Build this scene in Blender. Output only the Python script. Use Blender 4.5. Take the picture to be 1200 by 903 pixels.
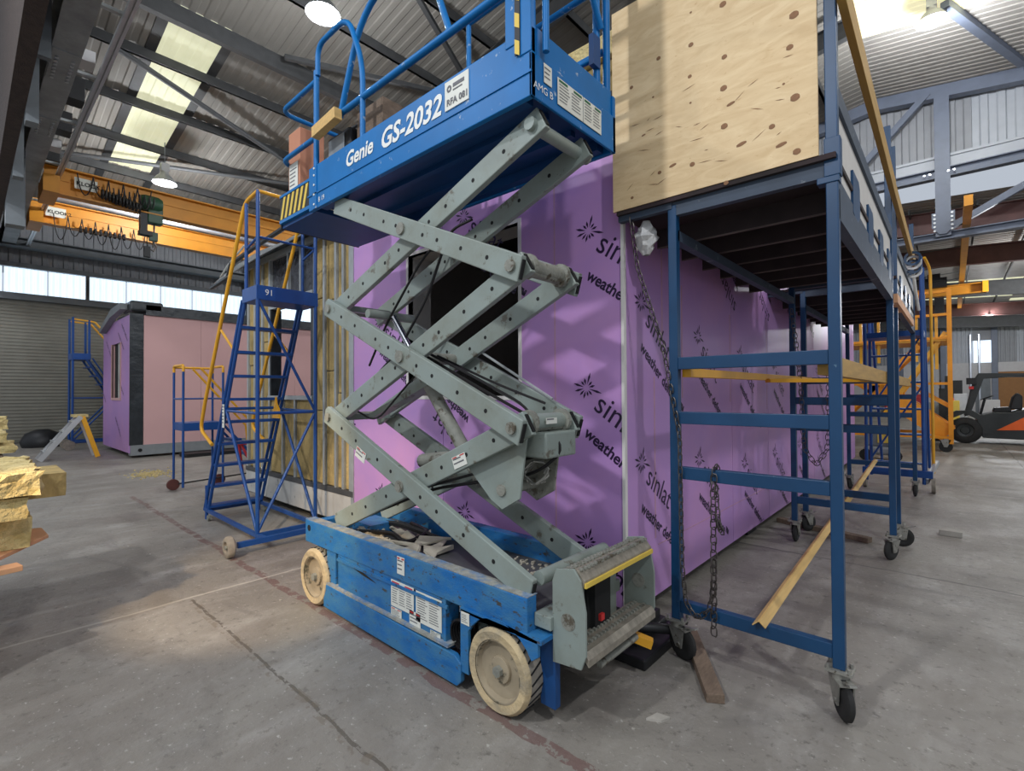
import bpy, bmesh, math, random
from math import sin, cos, pi, radians
from mathutils import Vector, Matrix
random.seed(7)
for o in list(bpy.data.objects): bpy.data.objects.remove(o)
SC = bpy.context.scene
COL = SC.collection

# ------------------------------------------------------------------ camera
F = 576.3; YAW = radians(41.82); PIT = radians(.764); ROL = radians(-.311); CAM = Vector((0, 0, 1.5))
_f = Vector((-sin(YAW)*cos(PIT), cos(YAW)*cos(PIT), sin(PIT)))
_r = _f.cross(Vector((0, 0, 1))).normalized(); _u = _r.cross(_f)
RR = _r*cos(ROL)+_u*sin(ROL); UU = -_r*sin(ROL)+_u*cos(ROL)
cd = bpy.data.cameras.new('camera'); cam = bpy.data.objects.new('camera', cd); COL.objects.link(cam)
cd.sensor_fit = 'HORIZONTAL'; cd.sensor_width = 36; cd.lens = F/1200*36; cd.clip_start = .05; cd.clip_end = 200
m = Matrix((RR, UU, -_f)).transposed().to_4x4(); m.translation = CAM; cam.matrix_world = m
SC.camera = cam
SC.view_settings.view_transform = 'Standard'; SC.view_settings.look = 'None'
SC.view_settings.gamma = 1; SC.view_settings.use_curve_mapping = False
SC.view_settings.exposure = -0.06

# ------------------------------------------------------------------ world and lights
W = bpy.data.worlds.new('world'); SC.world = W; W.use_nodes = True
W.node_tree.nodes['Background'].inputs[0].default_value = (.80, .88, 1, 1)
W.node_tree.nodes['Background'].inputs[1].default_value = .62

def lamp(kind, loc, energy, color=(1, 1, 1), size=.3, rot=None, spot=None, sy=None):
    l = bpy.data.lights.new(kind.lower()+'_light', kind); l.energy = energy; l.color = color
    o = bpy.data.objects.new('light', l); o.location = loc; COL.objects.link(o)
    if kind == 'AREA':
        l.size = size
        if sy: l.shape = 'RECTANGLE'; l.size_y = sy
    else: l.shadow_soft_size = size
    if rot: o.rotation_euler = rot
    if kind == 'SPOT': l.spot_size = spot or radians(150); l.spot_blend = .5
    return o
COOL = (.93, .96, 1)
# high bay lamps of the hall (the visible ones get bell housings further down, the rest are bare point lights); the first three hang behind the camera
HIGHBAY = [(-2.2, -3.6, 6.6, 900), (-6.5, -2.5, 7.2, 420), (3.6, -.6, 7.2, 700), (-7.6, 3.9, 7.25, 300),
           (-15.0, 3.43, 6.45, 300), (-.22, 13.7, 8.9, 480), (4.5, 8, 8, 480), (3.0, 26, 5.4, 700), (1.5, 36, 5.4, 700), (-13, 9, 7.4, 420), (-18.3,-1.0, 6.9, 260)]
for x, y, z, e in HIGHBAY:
    lamp('POINT', (x, y, z), e, COOL, .16)
# bare warm spot added out of view to throw a warm patch on the floor
d = Vector((-4.15, 2.0, .2)) - Vector((-2.4, -1.5, 3.0))
lamp('SPOT', (-2.4, -1.5, 3.0), 600, (1, .74, .45), .05, d.to_track_quat('-Z', 'Y').to_euler(), radians(34))

# ------------------------------------------------------------------ helpers
def ray(x, y):
    return _f + RR*((x-600)/F) + UU*((451.5-y)/F)
def at(x, y, X=None, Y=None, Z=None):
    """the point of a known plane (X, Y or Z = value) that the photograph shows at x, y"""
    d = ray(x, y)
    i, v = (0, X) if X is not None else (1, Y) if Y is not None else (2, Z)
    return CAM + d*((v-CAM[i])/d[i])
def lin(c):
    return tuple(((v/255)/12.92 if v/255 <= .04045 else ((v/255+.055)/1.055)**2.4) for v in c)+(1,)

def material(name, color, rough=.6, metal=0, vary=.12, scale=6, bump=0, bscale=60, wear=None, wamt=.0, wscale=9, emit=0, spec=None, stretch=None, second=None, samt=.5, sscale=2):
    m = bpy.data.materials.new(name); m.use_nodes = True; nt = m.node_tree; N = nt.nodes; L = nt.links
    b = N['Principled BSDF']; b.inputs['Roughness'].default_value = rough; b.inputs['Metallic'].default_value = metal
    if spec is not None: b.inputs['Specular IOR Level'].default_value = spec
    tc = N.new('ShaderNodeTexCoord'); co = tc.outputs['Object']
    if stretch:
        mp = N.new('ShaderNodeMapping'); mp.inputs['Scale'].default_value = stretch; L.new(co, mp.inputs[0]); co = mp.outputs[0]
    n = N.new('ShaderNodeTexNoise'); n.inputs['Scale'].default_value = scale; n.inputs['Detail'].default_value = 5; L.new(co, n.inputs['Vector'])
    c = lin(color)
    r = N.new('ShaderNodeValToRGB'); r.color_ramp.elements[0].position = .3; r.color_ramp.elements[1].position = .7
    r.color_ramp.elements[0].color = tuple(v*(1-vary) for v in c[:3])+(1,); r.color_ramp.elements[1].color = tuple(min(1, v*(1+vary)) for v in c[:3])+(1,)
    L.new(n.outputs['Fac'], r.inputs[0]); out = r.outputs[0]
    def over(out, col, amt, sc, lo=.03):
        n2 = N.new('ShaderNodeTexNoise'); n2.inputs['Scale'].default_value = sc; n2.inputs['Detail'].default_value = 8; n2.inputs['Roughness'].default_value = .65; L.new(co, n2.inputs['Vector'])
        r2 = N.new('ShaderNodeValToRGB'); p = 1-amt; r2.color_ramp.elements[0].position = max(0, p-lo); r2.color_ramp.elements[1].position = min(1, p+lo)
        L.new(n2.outputs['Fac'], r2.inputs[0])
        mx = N.new('ShaderNodeMix'); mx.data_type = 'RGBA'; L.new(r2.outputs[0], mx.inputs[0]); L.new(out, mx.inputs[6]); mx.inputs[7].default_value = lin(col)
        return mx.outputs[2]
    if second: out = over(out, second, samt, sscale, .12)
    if wear: out = over(out, wear, wamt, wscale)
    L.new(out, b.inputs['Base Color'])
    if bump:
        n3 = N.new('ShaderNodeTexNoise'); n3.inputs['Scale'].default_value = bscale; n3.inputs['Detail'].default_value = 4; L.new(co, n3.inputs['Vector'])
        bp = N.new('ShaderNodeBump'); bp.inputs['Strength'].default_value = bump; bp.inputs['Distance'].default_value = .02; L.new(n3.outputs['Fac'], bp.inputs['Height']); L.new(bp.outputs[0], b.inputs['Normal'])
    if emit:
        L.new(out, b.inputs['Emission Color']); b.inputs['Emission Strength'].default_value = emit
    return m

M = dict(
 lift_blue=material('lift_blue', (0, 106, 172), .45, spec=.3, vary=.08, wear=(170, 184, 196), wamt=.335, wscale=16),
 chassis_blue=material('chassis_blue', (18, 104, 170), .5, vary=.15, wear=(66, 66, 62), wamt=.375, wscale=15, second=(58, 118, 160), samt=.5, sscale=7, stretch=(1, 1, 2), bump=.15),
 dusty_top=material('dusty_top', (150, 150, 142), .9, vary=.25, scale=20, second=(30, 110, 170), samt=.42, sscale=9, bump=.3),
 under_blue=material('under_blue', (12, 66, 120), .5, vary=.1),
 arm_grey=material('arm_grey', (142, 153, 147), .45, vary=.07, second=(128, 134, 124), samt=.48, sscale=3, wear=(100, 96, 84), wamt=.37, wscale=9),
 dirty_grey=material('dirty_grey', (134, 134, 124), .55, vary=.18, scale=12, wear=(86, 78, 64), wamt=.42, wscale=15, bump=.25),
 hole=material('hole_black', (14, 14, 14), .8, vary=.1),
 tyre=material('cream_tyre', (200, 178, 138), .85, vary=.12, scale=12, second=(150, 140, 120), samt=.42, sscale=9, bump=.5, bscale=30),
 tread=material('tread_grey', (140, 132, 120), .9, vary=.2, scale=20),
 wheel_rim=material('wheel_rim', (158, 144, 120), .75, vary=.2, scale=7, wear=(90, 86, 70), wamt=.4),
 scaffold=material('scaffold_blue', (14, 62, 100), .42, vary=.1, wear=(110, 140, 160), wamt=.27, wscale=22),
 scaffold_dk=material('scaffold_slate', (60, 72, 88), .6, vary=.14, wear=(130, 135, 140), wamt=.33),
 ladder_blue=material('ladder_blue', (22, 72, 138), .42, vary=.1, wear=(150, 160, 175), wamt=.26, wscale=18),
 yellow=material('handrail_yellow', (232, 168, 40), .42, vary=.08, wear=(150, 110, 60), wamt=.3, wscale=20),
 orange=material('platform_orange', (236, 150, 28), .5, vary=.1),
 timber=material('pine_timber', (205, 168, 104), .7, vary=.14, scale=5, stretch=(8, .6, 8), bump=.1),
 timber_y=material('yellow_timber', (182, 142, 72), .65, vary=.14, scale=5, stretch=(8, .6, 8)),
 oldwood=material('weathered_wood', (118, 100, 84), .85, vary=.22, scale=9, stretch=(9, 2, 9), bump=.2),
 purple=material('purple_board', (190, 146, 208), .36, vary=.035, scale=1.2, second=(200, 150, 204), samt=.47, sscale=1.2, wear=(216, 180, 180), wamt=.245, wscale=3.2, spec=.42),
 seam=material('pale_scuff', (196, 150, 176), .5, vary=.1, scale=9),
 bead=material('white_bead', (225, 220, 214), .5, vary=.04),
 print=material('dark_print', (40, 20, 56), .5, vary=.05),
 pink=material('pink_board', (206, 164, 162), .75, vary=.03, scale=1),
 membrane=material('black_membrane', (46, 50, 54), .32, vary=.3, scale=5, bump=.9, bscale=5),
 greymem=material('grey_membrane', (128, 132, 134), .6, vary=.12, scale=3),
 foil=material('foil_black', (60, 60, 66), .22, .5, vary=.4, scale=9, bump=1, bscale=14),
 galv=material('galvanised_steel', (176, 180, 180), .4, .35, vary=.1, scale=10),
 galv_dark=material('dark_track', (84, 84, 84), .55, .2, vary=.15),
 wool=material('mineral_wool', (186, 160, 104), .95, vary=.22, scale=5, second=(128, 112, 72), samt=.44, sscale=4, bump=.6, bscale=40, stretch=(1, 1, .6)),
 wool_y=material('yellow_wool', (216, 196, 140), .95, vary=.2, scale=9, second=(184, 160, 100), samt=.45, sscale=11, bump=.9, bscale=50),
 panel_white=material('white_panel', (196, 194, 188), .6, vary=.06, wear=(140, 140, 135), wamt=.33),
 base_grey=material('base_grey', (132, 136, 138), .5, vary=.08),
 interior=material('interior_board', (176, 170, 164), .8, vary=.06),
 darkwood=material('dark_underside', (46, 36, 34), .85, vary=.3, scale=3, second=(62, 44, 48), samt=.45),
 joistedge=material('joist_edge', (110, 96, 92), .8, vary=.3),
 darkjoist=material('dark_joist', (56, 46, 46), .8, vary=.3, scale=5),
 cream=material('cream_panel', (206, 200, 192), .65, vary=.05),
 steel=material('frame_steel', (112, 118, 122), .5, vary=.1, scale=4),
 steel_m=material('brace_steel', (86, 88, 90), .55, vary=.1),
 runway=material('runway_steel', (158, 162, 164), .5, vary=.12, scale=3, second=(128, 132, 134), samt=.45, sscale=2),
 steel_l=material('truss_steel', (104, 112, 128), .5, vary=.08, scale=4),
 steel_d=material('dark_steel', (66, 67, 68), .6, vary=.15),
 sheet=material('roof_sheeting', (140, 136, 129), .65, vary=.06, scale=3, stretch=(.4, 3, 1)),
 sheet_r=material('roof_sheeting_far', (150, 146, 140), .6, vary=.1, scale=3),
 clad=material('wall_cladding', (150, 152, 156), .55, vary=.06, scale=3),
 clad_l=material('pale_cladding', (176, 180, 186), .5, vary=.05, scale=3),
 redbrown=material('red_brown_beam', (96, 62, 58), .55, vary=.2, scale=3),
 brick=material('brick_dark', (58, 46, 40), .9, vary=.3, scale=14, bump=.5),
 shutter=material('shutter_grey', (124, 122, 112), .5, .2, vary=.08, scale=3),
 shutter_gap=material('shutter_gap', (52, 50, 46), .7),
 skylight=material('skylight_sheet', (176, 176, 148), .6, vary=.05, scale=4, emit=1.35),
 skylight_r=material('skylight_sheet_bright', (186, 180, 148), .6, vary=.04, scale=4, emit=1.6),
 glazing=material('glazing_sheet', (216, 234, 250), .5, vary=.05, scale=2, emit=1.15, stretch=(1, 3, .3)),
 crane=material('crane_orange', (206, 138, 36), .5, vary=.1, scale=3),
 pipe=material('pale_pipe', (190, 196, 206), .3, .4, vary=.05),
 black=material('black_plastic', (24, 24, 26), .5, vary=.3, scale=10),
 rubber=material('black_rubber', (34, 33, 32), .75, vary=.2, scale=20),
 cable=material('cable_black', (26, 24, 24), .6),
 caster=material('caster_zinc', (156, 154, 146), .45, .5, vary=.15, scale=20, wear=(96, 90, 78), wamt=.4, wscale=30),
 chain=material('chain_steel', (92, 86, 82), .42, .8, vary=.2, scale=30),
 chrome=material('chrome_rod', (190, 190, 195), .18, 1, vary=.02),
 white=material('white_paint', (232, 232, 226), .6, vary=.03),
 label=material('label_white', (222, 222, 212), .6, vary=.04, scale=20),
 ink=material('label_ink', (104, 104, 108), .7),
 red=material('label_red', (205, 50, 48), .6),
 green=material('label_green', (24, 96, 66), .6),
 forklift=material('forklift_black', (40, 44, 44), .4, vary=.15),
 fk_orange=material('forklift_orange', (232, 98, 26), .45, vary=.05),
 hazard_y=material('hazard_yellow', (222, 190, 80), .6, vary=.06),
 hazard_k=material('hazard_black', (32, 32, 34), .6),
 paper=material('dusty_paper', (186, 178, 160), .85, vary=.15, scale=15),
 rag=material('white_plastic_rag', (220, 218, 214), .5, vary=.08, bump=.5, bscale=25),
 card=material('cardboard', (186, 128, 100), .85, vary=.08),
 board_o=material('orange_board', (222, 166, 122), .7, vary=.1),
 debris=material('pale_debris', (176, 170, 160), .9, vary=.2),
 grate=material('grating', (150, 142, 128), .6, .3, vary=.25, scale=30),
 green_m=material('hoist_green', (34, 74, 50), .45, vary=.1),
 wallwhite=material('white_wall', (196, 194, 194), .7, vary=.05),
 knot=material('plywood_knot', (140, 100, 66), .7, vary=.35, scale=30),
 brown=material('brown_board', (150, 106, 62), .7, vary=.06),
 alu=material('aluminium', (200, 202, 204), .35, .5, vary=.06),
 maroon=material('maroon_wheel', (92, 50, 44), .7, vary=.2),
 red_p=material('red_paint', (176, 38, 44), .5, vary=.08),
 lampglass=material('lamp_glass', (255, 255, 255), .5, vary=0, emit=9),
 lamphot=material('lamp_glass_near', (240, 246, 255), .5, vary=0, emit=30),
 lampbody=material('lamp_body', (168, 170, 172), .4, .4, vary=.05),
)

def ply_material():
    m = bpy.data.materials.new('plywood_face'); m.use_nodes = True; nt = m.node_tree; N = nt.nodes; L = nt.links
    b = N['Principled BSDF']; b.inputs['Roughness'].default_value = .6
    tc = N.new('ShaderNodeTexCoord'); mp = N.new('ShaderNodeMapping'); mp.inputs['Scale'].default_value = (1.4, 1, 5); L.new(tc.outputs['Object'], mp.inputs[0])
    n = N.new('ShaderNodeTexNoise'); n.inputs['Scale'].default_value = 3.2; n.inputs['Detail'].default_value = 6; n.inputs['Distortion'].default_value = 1.6; L.new(mp.outputs[0], n.inputs['Vector'])
    r = N.new('ShaderNodeValToRGB'); e = r.color_ramp.elements; e[0].position = .3; e[0].color = lin((214, 182, 134)); e[1].position = .7; e[1].color = lin((232, 204, 158)); L.new(n.outputs['Fac'], r.inputs[0])
    wv = N.new('ShaderNodeTexNoise'); wv.inputs['Scale'].default_value = 9; wv.inputs['Detail'].default_value = 3; wv.inputs['Distortion'].default_value = 3; L.new(mp.outputs[0], wv.inputs['Vector'])
    r3 = N.new('ShaderNodeValToRGB'); e = r3.color_ramp.elements; e[0].position = .66; e[0].color = (0, 0, 0, 1); e[1].position = .72; e[1].color = (.5, .5, .5, 1); L.new(wv.outputs['Fac'], r3.inputs[0])
    mx = N.new('ShaderNodeMix'); mx.data_type = 'RGBA'; L.new(r3.outputs[0], mx.inputs[0]); L.new(r.outputs[0], mx.inputs[6]); mx.inputs[7].default_value = lin((188, 146, 92))
    L.new(mx.outputs[2], b.inputs['Base Color'])
    return m
M['ply'] = ply_material()

def floor_material():
    m = bpy.data.materials.new('concrete_floor'); m.use_nodes = True; nt = m.node_tree; N = nt.nodes; L = nt.links
    b = N['Principled BSDF']
    tc = N.new('ShaderNodeNewGeometry'); P = tc.outputs['Position']
    def noise(s, d=6, ro=.6, st=None, dist=0):
        n = N.new('ShaderNodeTexNoise'); n.inputs['Scale'].default_value = s; n.inputs['Detail'].default_value = d; n.inputs['Roughness'].default_value = ro; n.inputs['Distortion'].default_value = dist
        if st:
            mp = N.new('ShaderNodeMapping'); mp.inputs['Scale'].default_value = st; L.new(P, mp.inputs[0]); L.new(mp.outputs[0], n.inputs['Vector'])
        else: L.new(P, n.inputs['Vector'])
        return n.outputs['Fac']
    def ramp(s, *st):
        r = N.new('ShaderNodeValToRGB'); e = r.color_ramp.elements
        while len(e) < len(st): e.new(.5)
        for i, (p, c) in enumerate(st): e[i].position = p; e[i].color = c if len(c) == 4 else lin(c)
        L.new(s, r.inputs[0]); return r.outputs[0]
    def mix(f, a, c2):
        mx = N.new('ShaderNodeMix'); mx.data_type = 'RGBA'
        if isinstance(f, float): mx.inputs[0].default_value = f
        else: L.new(f, mx.inputs[0])
        L.new(a, mx.inputs[6])
        if isinstance(c2, tuple): mx.inputs[7].default_value = c2
        else: L.new(c2, mx.inputs[7])
        return mx.outputs[2]
    def math_(op, a, b2=None):
        q = N.new('ShaderNodeMath'); q.operation = op
        for i, v in enumerate((a, b2)):
            if v is None: continue
            if isinstance(v, (int, float)): q.inputs[i].default_value = v
            else: L.new(v, q.inputs[i])
        return q.outputs[0]
    base = ramp(noise(.55, 8, .6), (.3, (120, 115, 107)), (.7, (152, 146, 137)))
    base = mix(ramp(noise(3, 8, .7, (1, .45, 1)), (.50, (0, 0, 0, 1)), (.72, (.6, .6, .6, 1))), base, lin((176, 172, 166)))
    base = mix(ramp(noise(1.5, 9, .7, (.35, 1, 1), 1), (.55, (0, 0, 0, 1)), (.66, (.55, .55, .55, 1))), base, lin((104, 99, 94)))
    base = mix(ramp(noise(16, 6, .75), (.56, (0, 0, 0, 1)), (.66, (.7, .7, .7, 1))), base, lin((92, 87, 80)))
    base = mix(ramp(noise(.8, 7, .65, (1, .5, 1), .6), (.52, (0, 0, 0, 1)), (.60, (.45, .45, .45, 1))), base, lin((112, 104, 96)))
    base = mix(ramp(noise(30, 4, .65, (1, 1.3, 1)), (.62, (0, 0, 0, 1)), (.70, (.7, .7, .7, 1))), base, lin((190, 186, 178)))
    sx = N.new('ShaderNodeSeparateXYZ'); L.new(P, sx.inputs[0]); X, Y = sx.outputs[0], sx.outputs[1]
    w = noise(2.2, 6, .6); wob = math_('MULTIPLY', math_('SUBTRACT', w, .5), .10)
    wear = noise(9, 6, .7)
    def line(coord, c, width, col, amt, lo=None, hi=None, other=None, patchy=0.):
        nonlocal base
        d = math_('ABSOLUTE', math_('SUBTRACT', math_('ADD', coord, wob), c))
        k = math_('LESS_THAN', d, width)
        if patchy: k = math_('MULTIPLY', k, math_('GREATER_THAN', wear, patchy))
        if lo is not None: k = math_('MULTIPLY', k, math_('MULTIPLY', math_('GREATER_THAN', other, lo), math_('LESS_THAN', other, hi)))
        base = mix(math_('MULTIPLY', k, amt), base, lin(col))
    line(Y, 1.66, .032, (104, 66, 62), .6, -9, 0, X, .46)          # worn red painted line beside the lift
    line(Y, 1.13, .009, (84, 76, 66), .8, -4.15, -.5, X, .43)             # crack along the slab joint
    line(Y, 1.12, .03, (110, 98, 82), .5, -4.15, -.5, X, .53)
    line(Y, 5.15, .012, (96, 92, 88), .9, -30, 30, X)
    line(Y, 9.8, .014, (96, 92, 88), .8, -30, 30, X)
    line(X, -4.2, .012, (186, 180, 168), .8, -8, 12, Y)
    line(X, 1.0, .012, (96, 92, 88), .8, -8, 30, Y)
    L.new(base, b.inputs['Base Color'])
    ro = ramp(noise(1.2, 5), (.3, (.42, .42, .42, 1)), (.7, (.66, .66, .66, 1))); L.new(ro, b.inputs['Roughness'])
    bp = N.new('ShaderNodeBump'); bp.inputs['Strength'].default_value = .5; bp.inputs['Distance'].default_value = .012; L.new(noise(26, 7, .7), bp.inputs['Height']); L.new(bp.outputs[0], b.inputs['Normal'])
    return m
M['floor'] = floor_material()

def wloc(o):
    v = Vector((0, 0, 0))
    while o: v += o.location; o = o.parent
    return v
class MB:
    def __init__(s): s.v = []; s.f = []; s.sm = []
    def add(s, vs, fs, smooth=False):
        b = len(s.v); s.v += [Vector(p) for p in vs]; s.f += [tuple(i+b for i in q) for q in fs]; s.sm += [smooth]*len(fs); return s
    def box(s, x0, x1, y0, y1, z0, z1):
        return s.add([(x, y, z) for x in (x0, x1) for y in (y0, y1) for z in (z0, z1)], [(0, 1, 3, 2), (4, 6, 7, 5), (0, 4, 5, 1), (2, 3, 7, 6), (0, 2, 6, 4), (1, 5, 7, 3)])
    def bar(s, p, q, w, h=None, up=(0, 0, 1)):
        h = h or w; p = Vector(p); q = Vector(q); d = (q-p).normalized(); up = Vector(up)
        if abs(d.dot(up)) > .97: up = Vector((0, 1, 0)) if abs(d.y) < .9 else Vector((1, 0, 0))
        a = d.cross(up).normalized()*(w/2); b = a.cross(d).normalized()*(h/2)
        return s.add([c+i*a+j*b for c in (p, q) for i, j in ((-1, -1), (1, -1), (1, 1), (-1, 1))], [(0, 3, 2, 1), (4, 5, 6, 7), (0, 1, 5, 4), (1, 2, 6, 5), (2, 3, 7, 6), (3, 0, 4, 7)])
    def tube(s, pts, r, n=8, closed=False):
        pts = [Vector(p) for p in pts]; k = len(pts); rings = []; prev = None
        for i, p in enumerate(pts):
            a = pts[i-1] if (i or closed) else p; b = pts[(i+1) % k] if (i < k-1 or closed) else p
            d = (b-a).normalized()
            if prev is None:
                u = Vector((0, 0, 1)) if abs(d.z) < .9 else Vector((1, 0, 0)); u = (u-d*u.dot(d)).normalized()
            else: u = (prev-d*prev.dot(d)).normalized()
            prev = u; w = d.cross(u)
            rr = r[i] if isinstance(r, (list, tuple)) else r
            rings.append([p+u*rr*cos(2*pi*j/n)+w*rr*sin(2*pi*j/n) for j in range(n)])
        vs = [p for ring in rings for p in ring]; fs = []
        for i in range(k if closed else k-1):
            i2 = (i+1) % k
            for j in range(n): fs.append((i*n+j, i*n+(j+1) % n, i2*n+(j+1) % n, i2*n+j))
        s.add(vs, fs, True)
        if not closed:
            b = len(s.v)-k*n; s.f += [tuple(b+j for j in reversed(range(n))), tuple(b+(k-1)*n+j for j in range(n))]; s.sm += [False, False]
        return s
    def cyl(s, p, q, r, n=16): return s.tube([p, q], r, n)
    def ring(s, p, q, ro, ri, n=24):
        p = Vector(p); q = Vector(q); d = (q-p).normalized(); u = Vector((0, 0, 1)) if abs(d.z) < .9 else Vector((1, 0, 0)); u = (u-d*u.dot(d)).normalized(); w = d.cross(u)
        vs = []
        for c, r in ((p, ro), (q, ro), (q, ri), (p, ri)): vs += [c+u*r*cos(2*pi*j/n)+w*r*sin(2*pi*j/n) for j in range(n)]
        fs = [(a*n+j, a*n+(j+1) % n, ((a+1) % 4)*n+(j+1) % n, ((a+1) % 4)*n+j) for a in range(4) for j in range(n)]
        return s.add(vs, fs, False)
    def lathe(s, c, ax, prof, n=24, smooth=True):
        c = Vector(c); d = Vector(ax).normalized(); u = Vector((0, 0, 1)) if abs(d.z) < .9 else Vector((1, 0, 0)); u = (u-d*u.dot(d)).normalized(); w = d.cross(u)
        vs = [c+d*h+(u*cos(2*pi*j/n)+w*sin(2*pi*j/n))*r for r, h in prof for j in range(n)]
        fs = [(i*n+j, i*n+(j+1) % n, (i+1)*n+(j+1) % n, (i+1)*n+j) for i in range(len(prof)-1) for j in range(n)]
        return s.add(vs, fs, smooth)
    def prism(s, pts, plane, a, b):
        k = len(pts)
        def P(u, v, t): return {'XZ': (u, t, v), 'YZ': (t, u, v), 'XY': (u, v, t)}[plane]
        vs = [P(u, v, a) for u, v in pts]+[P(u, v, b) for u, v in pts]
        return s.add(vs, [tuple(range(k)), tuple(reversed(range(k, 2*k)))]+[(i, i+k, (i+1) % k+k, (i+1) % k) for i in range(k)])
    def build(s, name, mat, parent=None, bevel=0, kind=None, label=None):
        me = bpy.data.meshes.new(name); o = bpy.data.objects.new(name, me)
        off = wloc(parent) if parent else Vector((0, 0, 0))
        if not parent and s.v:
            lo = [min(p[i] for p in s.v) for i in range(3)]; hi = [max(p[i] for p in s.v) for i in range(3)]
            off = Vector(((lo[0]+hi[0])/2, (lo[1]+hi[1])/2, lo[2])); o.location = off
        me.from_pydata([p-off for p in s.v], [], s.f); me.materials.append(M[mat] if isinstance(mat, str) else mat)
        me.polygons.foreach_set('use_smooth', s.sm)
        bm = bmesh.new(); bm.from_mesh(me); bmesh.ops.recalc_face_normals(bm, faces=bm.faces); bm.to_mesh(me); bm.free()
        if any(s.sm): me.set_sharp_from_angle(angle=radians(50))
        COL.objects.link(o); o.parent = parent
        if bevel:
            b = o.modifiers.new('bevel', 'BEVEL'); b.width = bevel; b.segments = 2; b.limit_method = 'ANGLE'; b.angle_limit = radians(40)
        if kind: o['kind'] = kind
        if label: o['label'] = label
        return o
def thing(name, label, cat, loc, group=None):
    o = bpy.data.objects.new(name, None); o.empty_display_size = .1; COL.objects.link(o); o.location = loc
    o['label'] = label; o['category'] = cat
    if group: o['group'] = group
    return o
def setting(name, loc=(0, 0, 0)):
    o = bpy.data.objects.new(name, None); o.empty_display_size = .1; COL.objects.link(o); o.location = loc; o['kind'] = 'structure'; return o
def tag(o, label, cat, group=None):
    o['label'] = label; o['category'] = cat
    if group: o['group'] = group
    return o
def bend(pts, r=.06, n=4):
    """round the corners of a polyline"""
    pts = [Vector(p) for p in pts]; out = [pts[0]]
    for i in range(1, len(pts)-1):
        a, b, c = pts[i-1], pts[i], pts[i+1]; d1 = (a-b); d2 = (c-b); k = min(r, d1.length*.45, d2.length*.45)
        p = b+d1.normalized()*k; q = b+d2.normalized()*k
        for j in range(n+1):
            t = j/n; out.append(p*(1-t)**2+b*2*t*(1-t)+q*t*t)
    out.append(pts[-1]); return out

_tc = {}
def textgeo(s, bold=False):
    """outline letters as flat mesh: (verts, faces), unit size"""
    if (s, bold) in _tc: return _tc[(s, bold)]
    cu = bpy.data.curves.new('letters', 'FONT'); cu.body = s; cu.size = 1; cu.resolution_u = 3; cu.extrude = 0
    if bold: cu.offset = .026
    o = bpy.data.objects.new('letters', cu); COL.objects.link(o); bpy.context.view_layer.update()
    me = bpy.data.meshes.new_from_object(o.evaluated_get(bpy.context.evaluated_depsgraph_get()))
    r = ([v.co.copy() for v in me.vertices], [tuple(p.vertices) for p in me.polygons])
    bpy.data.objects.remove(o); bpy.data.meshes.remove(me); _tc[(s, bold)] = r; return r
def geo_on(mb, geo, origin, U, V, size, ang=0, clip=None, shear=0):
    """lay flat geometry on the plane origin + u U + v V, clipped to rectangle clip=(u0,u1,v0,v1) (or several clips removed)"""
    vs, fs = geo; c, s_ = cos(ang), sin(ang)
    pts = [((p[0]+shear*p[1])*size, p[1]*size) for p in vs]; pts = [(x*c-y*s_, x*s_+y*c) for x, y in pts]
    O = Vector(origin); U = Vector(U); V = Vector(V)
    if clip:
        bm = bmesh.new(); bv = [bm.verts.new((x, y, 0)) for x, y in pts]
        for q in fs:
            try: bm.faces.new([bv[i] for i in q])
            except ValueError: pass
        for co, no in (((clip[0], 0, 0), (-1, 0, 0)), ((clip[1], 0, 0), (1, 0, 0)), ((0, clip[2], 0), (0, -1, 0)), ((0, clip[3], 0), (0, 1, 0))):
            bmesh.ops.bisect_plane(bm, geom=bm.verts[:]+bm.edges[:]+bm.faces[:], plane_co=co, plane_no=no, clear_outer=True)
        bm.verts.index_update(); pts = [(v.co.x, v.co.y) for v in bm.verts]; fs = [tuple(v.index for v in q.verts) for q in bm.faces]; bm.free()
    if fs: mb.add([O+U*x+V*y for x, y in pts], fs)
    return mb
def burst(n=12):
    """the spiky flower mark printed on the boards"""
    vs = []; fs = []
    ln = [.62, .36, .40, .72, .38, .34, .44, .42, .56, .62, .36, .40]
    for i in range(n):
        a = pi/2-2*pi*i/n-.12; r0, r1 = .12, ln[i]; d = (cos(a), sin(a)); w = (-sin(a)*.045, cos(a)*.045); b = len(vs)
        vs += [(d[0]*r0, d[1]*r0, 0), (d[0]*r1*.7+w[0], d[1]*r1*.7+w[1], 0), (d[0]*r1, d[1]*r1, 0), (d[0]*r1*.7-w[0], d[1]*r1*.7-w[1], 0)]; fs.append((b, b+1, b+2, b+3))
    return vs, fs

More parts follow.
